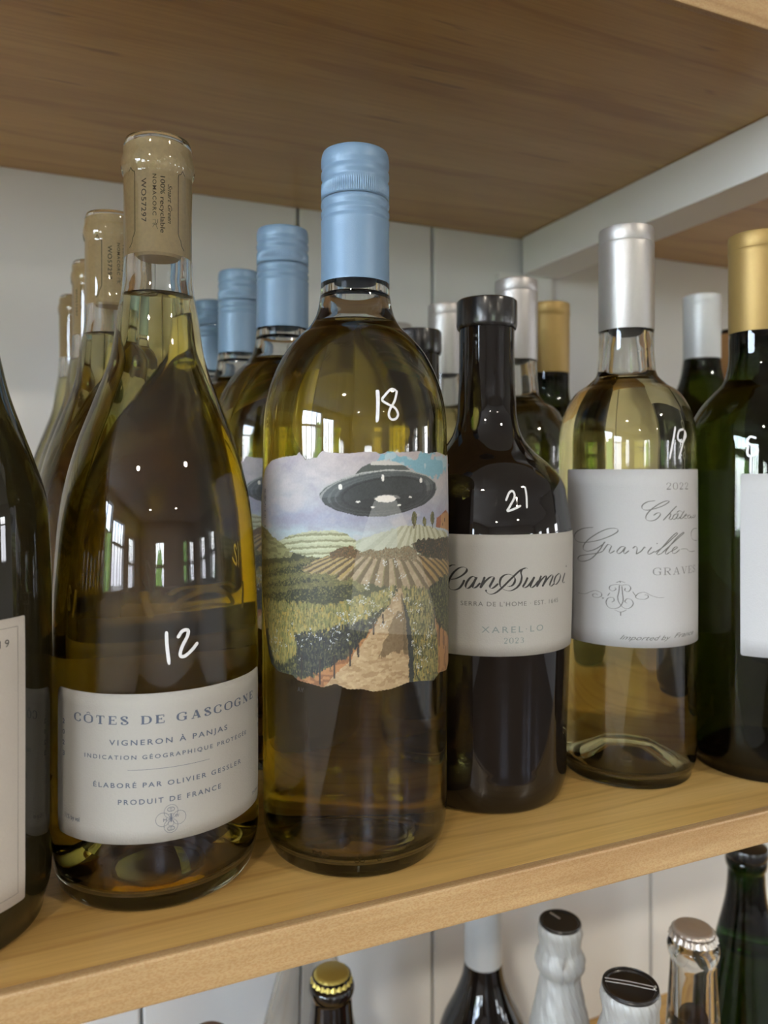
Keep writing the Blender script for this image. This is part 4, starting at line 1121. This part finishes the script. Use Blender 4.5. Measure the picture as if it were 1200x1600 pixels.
# ---- 0. dark bottle at the left edge -------------------------------------------------------------------
k0 = BottleKind('dark', [(.0368, .004), (.0388, .010), (.0395, .018), (.0395, .03), (.0395, .100), (.0393, .119), (.0388, .135), (.0379, .1494), (.0336, .1640), (.0292, .1764), (.0253, .1880), (.0216, .204), (.0175, .222), (.0150, .242), (.0143, .262), (.0143, .2925, 1)],
    .034, .02)
b0 = new_bottle(-.0403, .3132, 'dark olive glass bottle with a bordered cream label, cut off at the left edge')
link('bottle_glass', k0.glass, b0, [M['glass_olive']])
capsule(.2450, .2945, .2860, .0150, .0152, b0, M['black_cap'])
R0_ = .0395
s1_ = R(51.4) * R0_ * 1000
lab = link('front_label', patch('front_label', -26, s1_, 111.5, 15.2, k0.outer, R0_, nu=60, corner=.8), b0, [M['paper_warm']])
q = Ink()
i_ = R(46.6) * R0_ * 1000
q.pen([(-22, 108.4), (i_, 108.4)], .11, n=30, taper=False); q.pen([(i_, 108.4), (i_, 18.6)], .11, n=4, taper=False); q.pen([(-22, 18.6), (i_, 18.6)], .11, n=30, taper=False); q.pen([(-22, 108.4), (-22, 18.6)], .11, n=4, taper=False)
for ch, dg_ in (('2', 28.2), ('0', 32.1), ('1', 36.2), ('9', 40.4)):
    s_ = R(dg_) * R0_ * 1000; q.text(ch, s_ - (.8 if ch != '1' else .55), s_ + (.8 if ch != '1' else .55), 102.2, 2.6)
q.build('lettering', M['ink_black'], lab, k0.outer, R0_)

# ---- at the right, back: pale grey capsule, copper capsule ---------------------------------------------
k6 = BottleKind('tall', [(.0335, .003), (.0358, .0075), (.0366, .013), (.0368, .03), (.0368, .1750), (.0360, .186), (.0330, .199), (.0280, .211), (.0220, .224), (.0170, .238), (.0150, .250), (.0143, .272), (.0140, .3045, 1)], .031, .018)
b6 = new_bottle(.4957, .4838, 'green bottle with a pale grey capsule, in the back left of the gold capsule')
link('bottle_glass', k6.glass, b6, [M['glass_green']]); link('wine', k6.wine(.2440), b6, [M['wine_green']])
capsule(.2530, .3060, .2980, .0148, .0150, b6, M['white_cap'])
b7 = new_bottle(.5730, .5190, 'bottle with a copper capsule, mostly hidden beside the gold capsule')
link('bottle_glass', k5.glass, b7); link('wine', k5.wine(.2330), b7, [M['wine_green']])
capsule(.2380, .2850, .2790, .0154, .0157, b7, M['copper_cap'])

# ------------------------------------------------------------------ lower shelf: sparkling bottles
ZL = -0.445
def crown(parent, zt, mat, r=.0134):
    def md(a, r_, z):
        t = max(0, min(1, (zt - .001 - z) / .004)); return .0005 * t * math.cos(a * 21)
    p = [(0, zt), (r * .72, zt), (r * .82, zt - .0007), (r * .88, zt - .0019), (r * .93, zt - .0034), (r * .99, zt - .0050), (r * 1.03, zt - .0062), (r * .98, zt - .0062), (r * .86, zt - .003)]
    return link('crown_cap', lathe('crown_cap', p, 168, mod=md, sharp=70), parent, [mat])
def spark_pts(H, r, neck=.0135):
    return [(r - .003, .004), (r - .0008, .010), (r, .018), (r, H * .36), (r * .985, H * .45), (r * .88, H * .56), (r * .66, H * .68), (r * .47, H * .79), (neck * 1.06, H * .89), (neck, H * .93), (neck, H * .945), (neck * 1.07, H * .952), (neck * 1.07, H * .975), (neck * .97, H * .98), (neck * .95, H - .001, 1)]
def world_at(u, D):
    t = (u - 600) / 1200
    return .394 * D + .919 * t * D, .919 * D - .394 * t * D

# the four numbers of each: centre x, y and top height
def low(pos, top, label, kindname, glassmat, r=.042, group=None, neck=.0135):
    H = top - ZL
    k = BottleKind(kindname, spark_pts(H, r, neck), r - .007, .025, lip_in=min(.0093, neck - .0035))
    b = new_bottle(pos[0], pos[1], label, group, z=ZL)
    link('bottle_glass', k.glass, b, [M[glassmat]])
    return b, k, H
PA, PC, PD, PE = (.1690, .4825), (.3205, .4392), (.2824, .3249), (.3590, .3573)
bA, kA, H = low(PA, -.1725, 'dark bottle with a gold crown cap, under the shelf edge at lower left', 'a', 'glass_dark', r=.038)
crown(bA, H + .0012, M['crown_gold'])
bE, kE, H = low(PE, -.1195, 'clear sparkling bottle with a silver crown cap and pinkish wine, lower right', 'e', 'glass', r=.036)
link('wine', kE.wine(H - .052), bE, [M['wine_rose']]); crown(bE, H + .0012, M['crown_silver'], .0138)
bF, kF, H = low((.4965, .4399), -.1330, 'deep green sparkling bottle with a black stopper, lower right corner', 'f', 'glass_champ', r=.044)
link('wine', kF.wine(H - .075), bF, [M['wine_green']])
link('stopper', lathe('stopper', [(0, .002), (.012, .002), (.0152, .0005), (.0158, -.0015), (.0158, -.006), (.0150, -.0075), (.0138, -.0076), (.0138, -.001)], 64), bF, [M['black_cap']]).location = (0, 0, H)
bG, kG, H = low((.0918, .5046), -.2060, 'dark bottle whose brown cap just peeps up at the bottom edge', 'g', 'glass_dark', r=.038)
crown(bG, H + .0012, M['crown_brown'])
bH, kH, H = low((.1830, .5760), -.1480, 'clear glass bottle just behind the gold crown cap bottle', 'h', 'glass')
link('wine', kH.wine(H - .16), bH, [M['wine_pale']]); crown(bH, H + .0012, M['crown_silver'])

# dark bottle with plain grey capsule
k = BottleKind('b', [(.0388, .004), (.0410, .010), (.0415, .018), (.0415, .03), (.0415, .105), (.0400, .132), (.0335, .157), (.0225, .180), (.0168, .196), (.0150, .208), (.0143, .24), (.0140, .2660, 1)], .035, .02)
bB = new_bottle(.3200, .5420, 'black bottle with a plain pale grey capsule, on the shelf below', z=ZL)
link('bottle_glass', k.glass, bB, [M['glass_dark']]); capsule(.2035, .2680, .2600, .0151, .0153, bB, M['white_cap'])

# foil-topped sparkling bottles with black plates
def foiled(pos, top, label, plate_tilt, big=False, wirehood=True):
    H = top - ZL
    b, k_, H = low(pos, top - .004, label, 'c', 'glass_olive', r=.038, group='foil topped sparkling bottles', neck=.0118)
    rt = .0146 if not big else .0150
    pr = smooth_profile([(rt - .0006, H, 1), (rt, H - .0015), (rt - .0004, H - .010), (rt - .0006, H - .016), (rt + .0016, H - .021), (rt + .0022, H - .025), (rt + .0013, H - .029), (rt - .0010, H - .033)] + [(max(rt - .0014, r_at(k_.outer, H - d_) + .0007), H - d_) for d_ in (.040, .048, .056, .064, .072, .080, .088, .096, .104, .112, .120)], 6)
    def md(a, r_, z): return .00035 * math.sin(a * 13 + z * 310) * math.sin(a * 5 - z * 170) + .0002 * math.sin(a * 37 + z * 900)
    inner = [(r_ - .0005, z_) for r_, z_ in pr[::-1]]
    link('foil', lathe('foil', [(0, H - .0002)] + pr + inner, 120, mod=md, sharp=0), b, [M['foil']])
    pl = link('cap_plate', lathe('cap_plate', [(0, H + .0012), (rt - .0028, H + .0012), (rt - .0022, H + .0020), (rt - .0008, H + .0022), (rt - .0002, H + .0012), (rt - .0006, H + .0002), (0, H + .0002)], 72), b, [M['black_metal']])
    return b, H, rt, pl
bC, H, rt, pl = foiled(PC, -.1480, 'white foil bottle with a smooth black plate on top, on the shelf below', 0)
# wire loop tab on the plate + twist under the foil
def tube(name, pts, rad, mat, parent, res=6):
    cu = bpy.data.curves.new(name, 'CURVE'); cu.dimensions = '3D'; cu.bevel_depth = rad; cu.bevel_resolution = 2
    sp = cu.splines.new('POLY'); sp.points.add(len(pts) - 1)
    for p_, c_ in zip(sp.points, pts): p_.co = (*c_, 1)
    ob = bpy.data.objects.new('tmp', cu); COL.objects.link(ob)
    dg = bpy.context.evaluated_depsgraph_get()
    me_ = bpy.data.meshes.new_from_object(ob.evaluated_get(dg))
    bpy.data.objects.remove(ob); bpy.data.curves.remove(cu)
    me_.name = name
    return link(name, me_, parent, [mat])
tube('wire_nick', [(-.001, .010, H + .0025), (.000, .004, H + .0028), (.001, .0015, H + .0025)], .0006, M['wire'], bC)
tw = []
a0 = R(-118)
for i in range(60):
    t = i / 59; a = a0 + .04 * math.cos(i * 1.7); r_ = rt + .0018 + .0005 * math.sin(i * 1.7)
    tw.append((r_ * math.cos(a), r_ * math.sin(a), H - .014 - t * .018))
tube('wire_twist', tw, .00035, M['wire'], bC)
bD, H, rt, pl = foiled(PD, -.1120, 'white foil bottle with a lettered black plate on top, bottom right', 0, big=True)
tube('wire_ring', [((rt - .0008) * math.cos(2 * math.pi * i / 48), (rt - .0008) * math.sin(2 * math.pi * i / 48), H + .0023) for i in range(49)], .0004, M['black_metal'], pl)
# wire clip across the plate with raised dots
for dx in (-.0011, .0011):
    tube('wire_strand', [(-.010 + dx * .7, .0085 + dx, H + .0026), (0 + dx * .7, .0 + dx, H + .0030), (.0100 + dx * .7, -.0085 + dx, H + .0026)], .0003, M['wire'], pl)
for dx in (0, .0016):
    bm = bmesh.new(); bmesh.ops.create_uvsphere(bm, u_segments=12, v_segments=8, radius=.0008)
    me_ = bpy.data.meshes.new('rivet'); bm.to_mesh(me_); bm.free()
    o = link('rivet', me_, pl, [M['wire']]); o.location = (.0085 + dx, -.0085 + dx * .6, H + .003)
